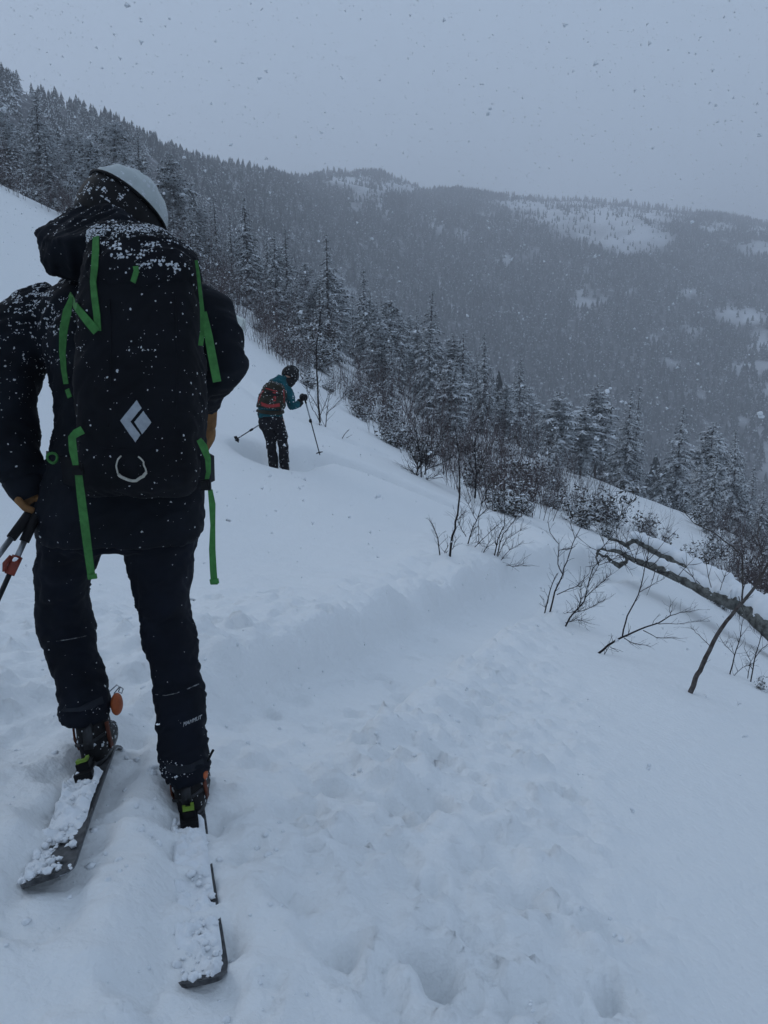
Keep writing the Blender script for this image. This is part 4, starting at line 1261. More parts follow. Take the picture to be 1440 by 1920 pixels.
# ------------------------------------------------------------------ skis
def make_ski(tail, foot, label, seed, bare_tail, roll=0.0):
    """tail, foot: points on the ski; the rest runs on forward under the snow"""
    r = random.Random(seed)
    ax = (foot - tail).normalized(); ax = ax.normalized()
    side = ax.cross(Vector((0, 0, 1))).normalized(); nrm = side.cross(ax).normalized()
    side = (side * math.cos(roll) + nrm * math.sin(roll)).normalized(); nrm = side.cross(ax).normalized()
    L = 1.74
    root = empty('ski', tail); tag(root, label, 'ski', 'pair of skis under the near skier')
    def width(s):
        f = s / L
        w = .104 + .026 * (2 * f - 1) ** 2 + (.006 if f > .5 else 0)
        if s < .10: w *= math.sqrt(max(0.0, 1 - ((.10 - s) / .10) ** 2)) * .78 + .22
        if s > L - .16: w *= math.sqrt(max(0.0, 1 - ((s - L + .16) / .16) ** 2)) * .85 + .15
        return w
    def pt(s, u, h=0.0):
        rise = .035 * max(0, (.10 - s) / .10) ** 2 + .07 * max(0, (s - L + .22) / .22) ** 2
        return tail + ax * s + side * (u * width(s) / 2) + nrm * (rise + h) - Vector((0, 0, 1.3 * max(0, s - .80) ** 1.5))
    S = [0, .004, .01, .02, .035, .05, .075, .10] + [.10 + (L - .25 - .10) * i / 26 for i in range(1, 27)] + [L - .2, L - .15, L - .11, L - .07, L - .04, L - .015, L]
    rings = []
    for s in S:
        rings.append([pt(s, -1, .012), pt(s, -.5, .0135), pt(s, .5, .0135), pt(s, 1, .012), pt(s, 1, .002), pt(s, .97, 0), pt(s, -.97, 0), pt(s, -1, .002)])
    m = MB(); m.loft(rings); body = m.build('ski_body', M_SKI, root, False)
    e = MB()
    for u in (-1.004, 1.004):
        e.tube([pt(s, u, .0025) for s in S[3:-4]], .0016, 5)
    e.build('steel_edge', M_METAL, root)
    # binding heel piece
    fs = (foot - tail).length - .10
    hp = MB(); c = pt(fs, 0, .03); R = Matrix((side, ax, nrm)).transposed()
    hp.box(c, (.055, .075, .036), R); hp.box(c + ax * .01 + nrm * .028, (.040, .045, .024), R); hp.tube([c + ax * .045 + nrm * .02 + side * .012, c + ax * .085 + nrm * .02 + side * .012], .004, 6); hp.tube([c + ax * .045 + nrm * .02 - side * .012, c + ax * .085 + nrm * .02 - side * .012], .004, 6)
    bd = hp.build('binding', M_BLACK, root, False)
    lv = MB(); lv.box(c + nrm * .047 - ax * .004, (.034, .012, .009), R); lv.box(c + nrm * .044 + ax * .014 + side * .012, (.010, .030, .008), R); lv.box(c + nrm * .044 + ax * .006 - side * .013, (.009, .026, .008), R)
    lv.build('binding_lever', M_LIME, bd, False)
    # snow lying on the ski
    nu, ns = 23, 260
    idx = {}; sn = MB(); vs = []; top = {}
    s0, s1 = .012, fs + .02
    for i in range(ns):
        s = s0 + (s1 - s0) * i / (ns - 1)
        for k in range(nu):
            u = -1.06 + 1.93 * k / (nu - 1)
            th = .020 + .017 * float(fbm(np.array(s * 15 + seed), np.array(u * .9), seed, 3, .5)) + .015 * max(0, float(fbm(np.array(s * 42), np.array(u * 2.5), seed + 3, 3))) ** 1.2
            th *= 1 - min(1, max(0, abs(u + .095) - .76) / .22) * .8
            if s < bare_tail: th -= .065 * (1 - s / bare_tail) * (.75 + .35 * u * (1 if seed % 2 else -1))
            top[(i, k)] = (s, u, th)
    def vid(i, k):
        if (i, k) not in idx:
            s, u, th = top[(i, k)]; idx[(i, k)] = len(vs); vs.append(pt(s, u, .0125 + max(th, -.003)))
        return idx[(i, k)]
    fs_ = []
    for i in range(ns - 1):
        for k in range(nu - 1):
            q = [top[(i, k)][2], top[(i + 1, k)][2], top[(i + 1, k + 1)][2], top[(i, k + 1)][2]]
            if max(q) > .001: fs_.append((vid(i, k), vid(i + 1, k), vid(i + 1, k + 1), vid(i, k + 1)))
    sn.add(vs, fs_)
    for _ in range(150):
        s = s1 * r.random() ** 1.3; u = r.uniform(-.95, .8)
        snow_lump(sn, pt(s, u, .018 + r.uniform(0, .012)), .003 + .012 * r.random() ** 2, r)
    o = sn.build('snow_layer', M_SNOWBIT, root); o['kind'] = 'stuff'
    return root
ski_r = make_ski(P(381, 1868, 1.462) + Vector((0, 0, -.008)), P(352, 1508, 2.22) + Vector((0, 0, -.035)), 'snow covered ski under the right boot, rounded tail toward the viewer', 4, .17)
ski_l = make_ski(P(76, 1660, 1.62) + Vector((0, 0, -.030)), P(176, 1420, 2.30) + Vector((0, 0, -.04)), 'half buried dark ski under the left boot with bare black tail', 7, .34, math.radians(13))

# ------------------------------------------------------------------ poles in the near skier's left hand
def make_pole(top, bot, label, group, clamp_t, m_clamp, basket=.045, rad=.0085, name='ski_pole'):
    root = empty(name, bot); tag(root, label, 'ski pole', group)
    ax = (bot - top).normalized(); L = (bot - top).length
    a = MB(); a.tube([top, top.lerp(bot, .13)], [.016, .014], 12); a.tube([top - ax * .012, top + ax * .012], [.020, .020], 12); a.build('grip', M_BLACK, root)
    u = MB(); u.tube([top.lerp(bot, .13), top.lerp(bot, clamp_t)], [rad, rad], 12); u.build('upper_shaft', M_METAL, root)
    l = MB(); l.tube([top.lerp(bot, clamp_t), top.lerp(bot, .985)], [rad * .86, rad * .8], 12); l.build('lower_shaft', M_DARKMETAL, root)
    c = MB(); q = top.lerp(bot, clamp_t); c.tube([q - ax * .028, q + ax * .028], [rad * 1.75, rad * 1.65], 12); s = ax.orthogonal().normalized()
    c.tube([q - ax * .022 + s * rad * 2.0, q + ax * .004 + s * rad * 2.8, q + ax * .026 + s * rad * 2.0], [.006, .008, .005], 8); c.build('clamp', m_clamp, root)
    k = MB(); q = top.lerp(bot, .95)
    s2 = ax.orthogonal().normalized(); b2 = ax.cross(s2)
    rings = [[q + ax * h + (s2 * math.cos(t) + b2 * math.sin(t)) * (rr * (1 + .14 * math.cos(5 * t))) for t in [2 * math.pi * i / 30 for i in range(30)]] for h, rr in ((-.012, .012), (-.004, basket * .8), (.004, basket), (.008, basket * .97), (.004, basket * .5), (.0, .010))]
    k.loft(rings, False); k.build('basket', M_BLACK, root)
    t = MB(); t.tube([top.lerp(bot, .985), bot], [rad * .7, .002], 8); t.build('tip', M_METAL, root)
    return root
_h = P(66, 938, 2.235)
_pa = P(0, 1037, 2.12) - P(70, 950, 2.22); _pb = P(0, 1116, 2.10) - P(71, 960, 2.22)
pole_a = make_pole(P(76, 936, 2.235), P(76, 936, 2.235) + (P(0, 1037, 2.10) - P(76, 936, 2.235)).normalized() * 1.12, 'ski pole with black clamp, upper of two in the left glove', 'pair of poles held by the near skier', .235, M_BLACK)
pole_b = make_pole(P(82, 934, 2.225), P(82, 934, 2.225) + (P(0, 1116, 2.08) - P(82, 934, 2.225)).normalized() * 1.06, 'ski pole with red clamp, lower of two in the left glove', 'pair of poles held by the near skier', .20, M_RED)
# ------------------------------------------------------------------ far skier
def ground_hit(px, py, lo=1.0, hi=120.0):
    """where a line of sight first meets the snow"""
    Y = lo; prev = lo
    while Y < hi:
        p = P(px, py, Y)
        if p.z < gh(p.x, p.y):
            a, b = prev, Y
            for _ in range(25):
                m = (a + b) / 2; q = P(px, py, m)
                if q.z < gh(q.x, q.y): b = m
                else: a = m
            return P(px, py, (a + b) / 2)
        prev = Y; Y += .05 + Y * .01
    return P(px, py, hi)

M_TEAL = fabric('teal_shell_fabric', (.006, .075, .095))
M_SKI2 = fabric('black_ski_trousers', (.006, .006, .009))
M_PACK2 = fabric('dark_olive_pack_fabric', (.028, .026, .018))
M_REDWEB = mat('red_webbing', (.30, .035, .035), rough=.8, var=.2, scale=60)

def far_skier():
    D = 11.8
    b = MB(); hc = P(544, 704, D + .22)
    up = Vector((.35, .45, .82)).normalized(); fwd = Vector((.75, .65, -.3)); fwd = (fwd - up * fwd.dot(up)).normalized(); side = fwd.cross(up)
    HR = Matrix((side, fwd, up)).transposed()
    b.ellipsoid(hc, (.074, .095, .112), HR, 16, 12); b.ellipsoid(hc + HR @ Vector((0, .05, -.07)), (.05, .055, .06), HR, 12, 8); b.ellipsoid(hc + HR @ Vector((0, .105, -.02)), (.014, .02, .024), HR, 8, 6)
    b.tube([hc + HR @ Vector((0, 0, -.06)), P(528, 722, D + .12)], [.06, .065], 12)
    b.tube([P(512, 786, D - .02), P(508, 765, D), P(516, 740, D + .06), P(524, 724, D + .12)], [.12, .12, .125, .10], 14)
    b.tube([P(533, 730, D + .12), P(548, 762, D + .12), P(563, 756, D + .28)], [.045, .04, .03], 10)
    b.tube([P(505, 730, D + .15), P(494, 760, D + .38), P(499, 786, D + .5)], [.045, .04, .03], 10)
    b.tube([P(503, 788, D), P(506, 818, D + .07), P(511, 868, D - .02)], [.09, .055, .035], 10)
    b.tube([P(522, 788, D), P(530, 820, D + .08), P(534, 870, D)], [.09, .055, .035], 10)
    me = remesh(b, .016, 2, 'person'); me.materials.append(M_SKIN)
    person = link('person', me)
    tag(person, 'bent over skier in teal jacket and black helmet further down the slope', 'person')
    j = MB()
    j.tube([P(507, 782, D - .02), P(506, 765, D), P(514, 740, D + .06), P(523, 724, D + .12), P(533, 714, D + .18), P(538, 708, D + .2)], [.185, .18, .185, .16, .105, .08], 20)
    j.tube([P(528, 728, D + .12), P(538, 732, D + .12), P(545, 748, D + .11), P(548, 762, D + .12), P(557, 759, D + .22), P(562, 757, D + .27)], [.09, .085, .075, .072, .058, .05], 14)
    j.tube([P(512, 728, D + .15), P(500, 738, D + .22), P(494, 760, D + .38), P(499, 783, D + .5)], [.09, .08, .07, .05], 14)
    jm = remesh(j, .014, 3, 'jacket'); displace(jm, folds(.016, 7, 5)); jm.materials.append(M_TEAL); link('jacket', jm, person)
    hd = MB(); hd.tube([P(517, 716, D + .08), P(524, 711, D + .1), P(533, 713, D + .12)], [.05, .075, .05], 14); hm = remesh(hd, .01, 3, 'hood'); displace(hm, folds(.012, 12, 7)); hm.materials.append(M_TEAL); link('hood', hm, person)
    t = MB()
    rows_loft(t, [(775, 482, 529, D, .16), (790, 484, 533, D, .16), (802, 487, 536, D, .14)], 22)
    rows_loft(t, [(792, 486, 514, D, .13), (806, 491, 516, D + .04, .12), (817, 496, 517, D + .07, .11), (824, 498, 517, D + .06, .095), (845, 500, 519, D + .02, .09), (862, 503, 521, D, .095), (876, 505, 521, D, .09)], 18, 2.3)
    rows_loft(t, [(792, 508, 533, D, .13), (806, 514, 536, D + .04, .12), (818, 518, 541, D + .08, .11), (826, 520, 539, D + .07, .095), (845, 522, 541, D + .03, .09), (862, 524, 542, D + .01, .095), (876, 525, 542, D, .09)], 18, 2.3)
    tm = remesh(t, .012, 3, 'trousers'); displace(tm, folds(.014, 8, 15)); tm.materials.append(M_SKI2); link('trousers', tm, person)
    h = MB()
    rings = []
    for i in range(15):
        th = .03 + 2.0 * i / 14
        rings.append([hc + HR @ Vector((.122 * math.sin(th) * math.cos(a), .145 * math.sin(th) * math.sin(a), .012 + .135 * math.cos(th))) for a in [2 * math.pi * k / 28 for k in range(28)]])
    h.loft(rings); he = h.build('helmet', M_BLACK, person)
    for sx in (-.05, 0, .05):
        v = MB(); v.tube([hc + HR @ Vector((sx, .148 * math.sin(q) * .94, .014 + .139 * math.cos(q) * .96)) for q in (-.7, -.4, 0, .4, .7)], .009, 6); v.build('vent_rib', M_DARKMETAL, he)
    g = MB(); g.tube([hc + HR @ Vector((.105 * math.cos(a), .120 * math.sin(a), .0)) for a in [math.radians(x) for x in range(20, 161, 14)]], [.02] + [.04] * 9 + [.02], 8, True, .55); g.build('goggles', M_GLASS, person)
    # gloves
    gm_ = MB(); c = P(567, 745, D + .30)
    gm_.tube([P(558, 760, D + .24), P(564, 752, D + .28)], [.055, .058], 12); gm_.ellipsoid(c, (.05, .05, .062), None, 12, 10)
    for k, (dz, L) in enumerate(((.035, .8), (.012, 1), (-.012, .95), (-.034, .75))):
        q = c + Vector((.02, .02, dz)); gm_.tube([q, q + Vector((.05 * L, .0, .0)), q + Vector((.058 * L, -.04, -.004)), q + Vector((.025, -.062, -.006))], [.017, .016, .015, .012], 8)
    gm_.tube([c + Vector((-.02, -.03, .03)), c + Vector((.0, -.068, .02)), c + Vector((.03, -.07, .0))], [.02, .018, .014], 8)
    gm2 = remesh(gm_, .008, 2, 'glove'); gm2.materials.append(M_BLACK); link('glove', gm2, person)
    gm_ = MB(); c2 = P(499, 790, D + .5); gm_.tube([P(498, 780, D + .48), c2], [.055, .05], 12); gm_.ellipsoid(c2, (.045, .05, .055), None, 12, 8)
    for k, dx in enumerate((-.034, -.012, .012, .034)):
        q = c2 + Vector((dx, .02, -.03)); gm_.tube([q, q + Vector((0, .03, -.04)), q + Vector((0, -.01, -.06)), q + Vector((0, -.03, -.04))], [.016, .015, .014, .011], 8)
    gm_.tube([c2 + Vector((.04, -.01, .01)), c2 + Vector((.05, -.04, -.02)), c2 + Vector((.03, -.05, -.04))], [.018, .016, .012], 8)
    gm2 = remesh(gm_, .008, 2, 'glove'); gm2.materials.append(M_BLACK); link('glove', gm2, person)
    for bx, by, bY in ((513, 872, D - .02), (534, 874, D)):
        s = MB(); c3 = P(bx, by, bY); s.loft([sring(c3 + Vector((0, oy, dz)), rx, ry, 16, 2.6) for dz, rx, ry, oy in ((.06, .06, .08, 0), (0, .06, .09, .02), (-.05, .056, .14, .08), (-.09, .054, .15, .09))]); s.build('ski_boot', M_BLACK, person)
    dd = MB()
    outward(he.data); one = lambda px, py, N: 1 + 0 * px
    dust(dd, jm, 130, one, .004, .012, 3); dust(dd, tm, 190, one, .004, .012, 4); dust(dd, he.data, 30, one, .004, .010, 5)
    o = dd.build('snow_dusting', M_SNOWBIT, person); o['kind'] = 'stuff'
    nw = MB(); nw.tube([hc + HR @ Vector((0, .045, -.055)), hc + HR @ Vector((0, .03, -.10)), P(531, 719, D + .14)], [.088, .090, .095], 14); nw.build('neck_warmer', M_BLACK, person)
    # pack
    root = empty('backpack', P(507, 770, D - .2)); tag(root, 'small dark olive backpack with red straps on the far skier', 'backpack')
    bm = bmesh.new()
    for (px, py) in [(508, 713), (532, 722), (538, 735), (535, 762), (530, 770), (500, 769), (481, 763), (482, 748), (494, 724)]:
        for Y in (D - .30 + (px - 505) * .002, D + .02):
            q = P(508 + (px - 508) * (.82 if Y < D - .2 else 1), 742 + (py - 742) * (.86 if Y < D - .2 else 1), Y); bm.verts.new(q)
    bmesh.ops.convex_hull(bm, input=bm.verts); used = [v for v in bm.verts if v.link_faces]; ix = {v: i for i, v in enumerate(used)}
    pk = MB(); pk.add([v.co for v in used], [[ix[v] for v in f.verts] for f in bm.faces]); bm.free()
    pm = remesh(pk, .010, 4, 'main_bag'); displace(pm, folds(.014, 9, 9)); pm.materials.append(M_PACK2); link('main_bag', pm, root)
    B = bvh_of(pm)
    def web(pts, w):
        s = MB(); q = [on(B, *p, lift=.006, Y=D - .25) for p in pts]; s.ribbon([a for a, _ in q], w, [n for _, n in q], .006); s.build('red_strap', M_REDWEB, root, False)
    web([(485, 752), (492, 758), (502, 761), (512, 761), (524, 759)], .048)
    web([(531, 730), (532, 742), (532, 755)], .022); web([(494, 733), (489, 742), (486, 750)], .022); web([(514, 735), (515, 745), (514, 752)], .045); web([(498, 728), (508, 731), (520, 734)], .014)
    pt = MB(); q = [on(B, *p, lift=.004, Y=D - .25) for p in [(500, 737), (508, 738), (524, 741)]]; pt.ribbon([a for a, _ in q], .05, [n for _, n in q], .010); pt.build('pocket', M_BLACK, root, False)
    lidm = MB(); q = [on(B, *p, lift=.006, Y=D - .25) for p in [(499, 722), (510, 722), (526, 727)]]; lidm.ribbon([a for a, _ in q], .06, [n for _, n in q], .02); lidm.build('lid', M_PACK2, root, False)
    hbm = MB(); hbm.tube([P(483, 769, D - .02), P(492, 772, D - .18), P(508, 774, D - .22), P(524, 774, D - .16), P(531, 771, D)], .035, 8, True, .5); hbm.build('hip_belt', M_PACK2, root)
    dd = MB(); dust(dd, pm, 220, lambda px, py, N: .3 + np.maximum(0, N[:, 2]), .004, .011, 6); o = dd.build('snow_dusting', M_SNOWBIT, root); o['kind'] = 'stuff'
    make_pole(P(570, 742, D + .24), P(600, 854, D + .1), 'ski pole planted right of the far skier, held in the black glove', 'pair of poles held by the far skier', .42, M_BLACK, .055, .0105)
    make_pole(P(503, 786, D + .42), P(441, 825, D - .05), 'ski pole trailing behind the far skier with basket off the snow', 'pair of poles held by the far skier', .52, M_BLACK, .055, .0105)
far_skier()

# ------------------------------------------------------------------ bare saplings and twigs standing in the open snow
def sapling(name, lines, label, group, twigs=8, tl=(14, 36), seed=0, m=None, depth=None, snow=0, cat='sapling'):
    """lines: list of (pixel polyline, base width px, tip width px); the first line roots the plant"""
    r = random.Random(seed); m = m or M_TWIG
    base = ground_hit(*lines[0][0][0]) if depth is None else P(*lines[0][0][0], depth)
    Y = base.y; k = Y / FOCAL
    root = empty(name, base); tag(root, label, cat, group)
    tw = MB(); sn = MB()
    for li, (pts, w0, w1) in enumerate(lines):
        n = len(pts); drift = r.uniform(-.12, .12) * Y / 8
        P3 = [P(px, py, Y + drift * i / max(1, n - 1) + (0 if li == 0 else r.uniform(-.05, .05))) for i, (px, py) in enumerate(pts)]
        if li == 0 or pts[0][1] > lines[0][0][0][1] - 4: P3[0] = P3[0] + Vector((0, 0, -.06))
        # resample with small kinks
        Q = [P3[0]]; W = [w0]
        for i in range(n - 1):
            for s in (.33, .66, 1.0):
                j = .0 if s == 1.0 else .0035 * Y / 8
                Q.append(P3[i].lerp(P3[i + 1], s) + Vector((r.gauss(0, j), r.gauss(0, j), r.gauss(0, j))))
                W.append(w0 + (w1 - w0) * (i + s) / (n - 1))
        st = MB(); st.tube(Q, [max(.7, w) * k / 2 for w in W], 7); st.build('stem', m, root)
        for _ in range(int(twigs * 1.5)):
            i = r.randrange(max(1, len(Q) // 5), len(Q)); q = Q[i]; d = (Q[i] - Q[i - 1]).normalized()
            sd = Vector((r.choice([-1, 1]) * r.uniform(.35, .9), r.gauss(0, .5), r.uniform(-.1, .5)))
            d2 = (d * .8 + sd * .8).normalized(); L = r.uniform(*tl) * k
            pp = [q]
            for s in range(3):
                d2 = (d2 + Vector((r.gauss(0, .18), r.gauss(0, .18), r.gauss(.04, .15)))).normalized(); pp.append(pp[-1] + d2 * L / 3)
            rr = max(.6, min(1.1, W[i] * .45)) * k / 2
            tw.tube(pp, [rr, rr * .8, rr * .65, rr * .5], 4, False)
            if r.random() < .6:
                d3 = (d2 + Vector((r.gauss(0, .6), r.gauss(0, .6), r.gauss(0, .5)))).normalized(); tw.tube([pp[2], pp[2] + d3 * L * .35], [rr * .6, rr * .45], 3, False)
        for _ in range(snow):
            q = r.choice(Q); snow_lump(sn, q + Vector((r.gauss(0, .02), r.gauss(0, .02), .01)), r.uniform(.01, .03), r)
    if tw.v: tw.build('twigs', m, root)['kind'] = 'stuff'
    if sn.v: sn.build('snow_clumps', M_SNOWBIT, root)['kind'] = 'stuff'
    return root

G = 'bare saplings standing in the open snow'
sapling('sapling', [([(600, 797), (597, 760), (594, 700), (593, 650), (600, 600), (606, 560)], 4.0, 1.0), ([(610, 808), (612, 780), (618, 740)], 2.2, .8), ([(608, 806), (600, 790), (586, 768), (574, 730)], 1.6, .7), ([(600, 780), (612, 750), (622, 725)], 1.4, .7), ([(598, 770), (585, 745), (572, 722)], 1.4, .6), ([(612, 776), (628, 760), (644, 742)], 1.2, .6)],
        'tall thin bare sapling just right of the far skier', G, 9, (10, 40), 1)
sapling('sapling', [([(790, 895), (788, 860), (782, 820), (778, 785)], 3, 1), ([(797, 890), (800, 850), (806, 800)], 2.5, .8), ([(781, 900), (783, 868)], 3, 2), ([(795, 890), (815, 850), (830, 815)], 1.6, .7), ([(786, 880), (772, 850), (762, 820)], 1.6, .7), ([(800, 880), (830, 868), (850, 855)], 1.5, .7), ([(781, 890), (768, 884), (757, 890)], 1.5, .7), ([(788, 908), (800, 898), (815, 893)], 1.2, .6)],
        'dense fan of bare stems midway along the edge of the snow', G, 26, (14, 48), 2)
sapling('sapling', [([(843, 1042), (848, 1005), (858, 965), (862, 920), (861, 880), (858, 835), (852, 800)], 5, 1.2), ([(825, 1041), (821, 1010), (813, 988), (805, 975)], 2.6, 1.2), ([(826, 1040), (834, 1036), (840, 1022)], 2, 1), ([(856, 975), (870, 962)], 1.2, .6), ([(848, 1030), (855, 1012)], 1.5, .7)],
        'straight dark bare sapling with a short crooked side stem', G, 9, (8, 30), 3)
sapling('sapling', [([(890, 934), (892, 905), (892, 870), (890, 840), (896, 800)], 4, 1.2), ([(891, 900), (904, 870), (916, 845)], 1.6, .7), ([(891, 895), (880, 870), (872, 845)], 1.6, .7)],
        'slender bare sapling behind the straight dark one', G, 26, (14, 45), 4)
sapling('sapling', [([(875, 1020), (884, 998), (896, 970), (905, 935), (920, 905)], 2.6, .8), ([(874, 1006), (862, 985), (856, 972)], 1.5, .8), ([(896, 970), (920, 950), (940, 930)], 1.8, .7), ([(898, 970), (897, 1015)], 1.2, 1.0), ([(893, 975), (878, 945), (872, 930)], 1.2, .6)],
        'leaning bare sapling right of the straight dark one', G, 14, (14, 40), 5)
sapling('sapling', [([(925, 1040), (934, 1010), (946, 985), (948, 950)], 2.8, .8), ([(929, 1042), (944, 1000), (965, 975), (985, 945)], 2.2, .7), ([(930, 1042), (950, 1010), (975, 995)], 1.6, .7), ([(935, 1045), (955, 1032), (972, 1022)], 1.4, .6), ([(888, 1062), (905, 1038), (922, 1008)], 2.2, 1), ([(890, 1026), (912, 1005), (940, 978)], 1.6, .7), ([(950, 1050), (965, 1062), (980, 1060)], 1.3, .6)],
        'spreading bare bush with a leaning twig at its left', G, 15, (14, 40), 6)
sapling('sapling', [([(1029, 1148), (1040, 1110), (1055, 1078), (1067, 1040), (1078, 1010), (1092, 985)], 3.6, 1), ([(1020, 1146), (1032, 1105), (1045, 1075)], 2.8, 1.2), ([(1056, 1078), (1046, 1058), (1048, 1020), (1032, 1000), (1028, 980)], 2.2, 1), ([(1048, 1032), (1064, 1030), (1074, 1026)], 1.4, .8), ([(1078, 1010), (1072, 990), (1070, 972)], 1.4, .8), ([(1044, 1115), (1080, 1100), (1105, 1075)], 2, .8), ([(1030, 1150), (1055, 1152), (1080, 1145)], 1.6, .8)],
        'tall forked bare sapling where the ski track disappears', G, 8, (10, 34), 7)
sapling('sapling', [([(1055, 1172), (1075, 1150), (1095, 1128), (1103, 1095), (1112, 1065), (1140, 1040)], 3.4, 1), ([(1075, 1150), (1105, 1140), (1130, 1128)], 2, .7), ([(1085, 1140), (1090, 1115), (1085, 1095)], 1.8, .7), ([(1098, 1120), (1125, 1095), (1145, 1078)], 1.8, .7), ([(1060, 1168), (1080, 1160), (1095, 1166)], 1.5, .6), ([(1105, 1090), (1122, 1060), (1160, 1045)], 1.6, .7)],
        'bushy bare shrub beside the tall forked sapling', G, 22, (12, 38), 8)
sapling('sapling', [([(1112, 1222), (1140, 1210), (1166, 1195), (1200, 1180), (1235, 1168), (1257, 1154)], 5, 2), ([(1257, 1154), (1285, 1147), (1310, 1143)], 1.8, .7), ([(1167, 1194), (1176, 1155), (1197, 1115), (1205, 1085), (1214, 1050), (1216, 1010)], 3.2, 1), ([(1200, 1110), (1225, 1095), (1245, 1085)], 1.4, .7), ([(1170, 1196), (1190, 1207), (1220, 1212)], 1.8, .8), ([(1206, 1182), (1230, 1195), (1275, 1197)], 1.8, .7), ([(1235, 1170), (1270, 1170), (1310, 1165)], 1.6, .7), ([(1128, 1222), (1142, 1212), (1160, 1222)], 1.5, .7), ([(1257, 1154), (1256, 1138)], 1.4, .8)],
        'bent bare branch lying forward out of the snow with one upright shoot', G, 7, (10, 30), 9)
sapling('sapling', [([(1292, 1298), (1304, 1272), (1316, 1250), (1338, 1203), (1362, 1165), (1392, 1130), (1420, 1095), (1445, 1050), (1462, 1010)], 11, 4), ([(1391, 1131), (1392, 1085), (1392, 1042), (1370, 1022), (1340, 1000), (1300, 980), (1280, 955)], 3.6, 1.2), ([(1420, 1095), (1432, 1050), (1420, 1010), (1425, 960)], 2.2, 1), ([(1332, 1212), (1310, 1190), (1296, 1178)], 1.5, .7), ([(1392, 1045), (1398, 1010)], 1.4, .8)],
        'thick dark broken sapling leaning out past the fallen trunk', G, 7, (12, 44), 10, M_BARK)
sapling('sapling', [([(1368, 1264), (1377, 1230), (1388, 1195), (1392, 1165)], 2.8, 1), ([(1368, 1262), (1392, 1252), (1410, 1245)], 1.4, .7), ([(1378, 1228), (1360, 1210), (1350, 1195)], 1.3, .7)],
        'small bare twig below the fallen trunk near the right edge', G, 9, (12, 34), 11)
sapling('sapling', [([(1407, 1278), (1414, 1240), (1424, 1205), (1428, 1185)], 2.8, 1), ([(1402, 1272), (1408, 1240), (1395, 1215)], 1.8, .8), ([(1414, 1238), (1430, 1215), (1450, 1200)], 1.4, .7)],
        'forked bare twig cut close to the right edge', G, 8, (12, 34), 12)
sapling('twig', [([(640, 820), (648, 812), (654, 806)], 1.5, .8), ([(641, 820), (655, 818)], 1.2, .6)], 'tiny twig poking out of the snow right of the tall thin sapling', G, 1, (6, 12), 13)

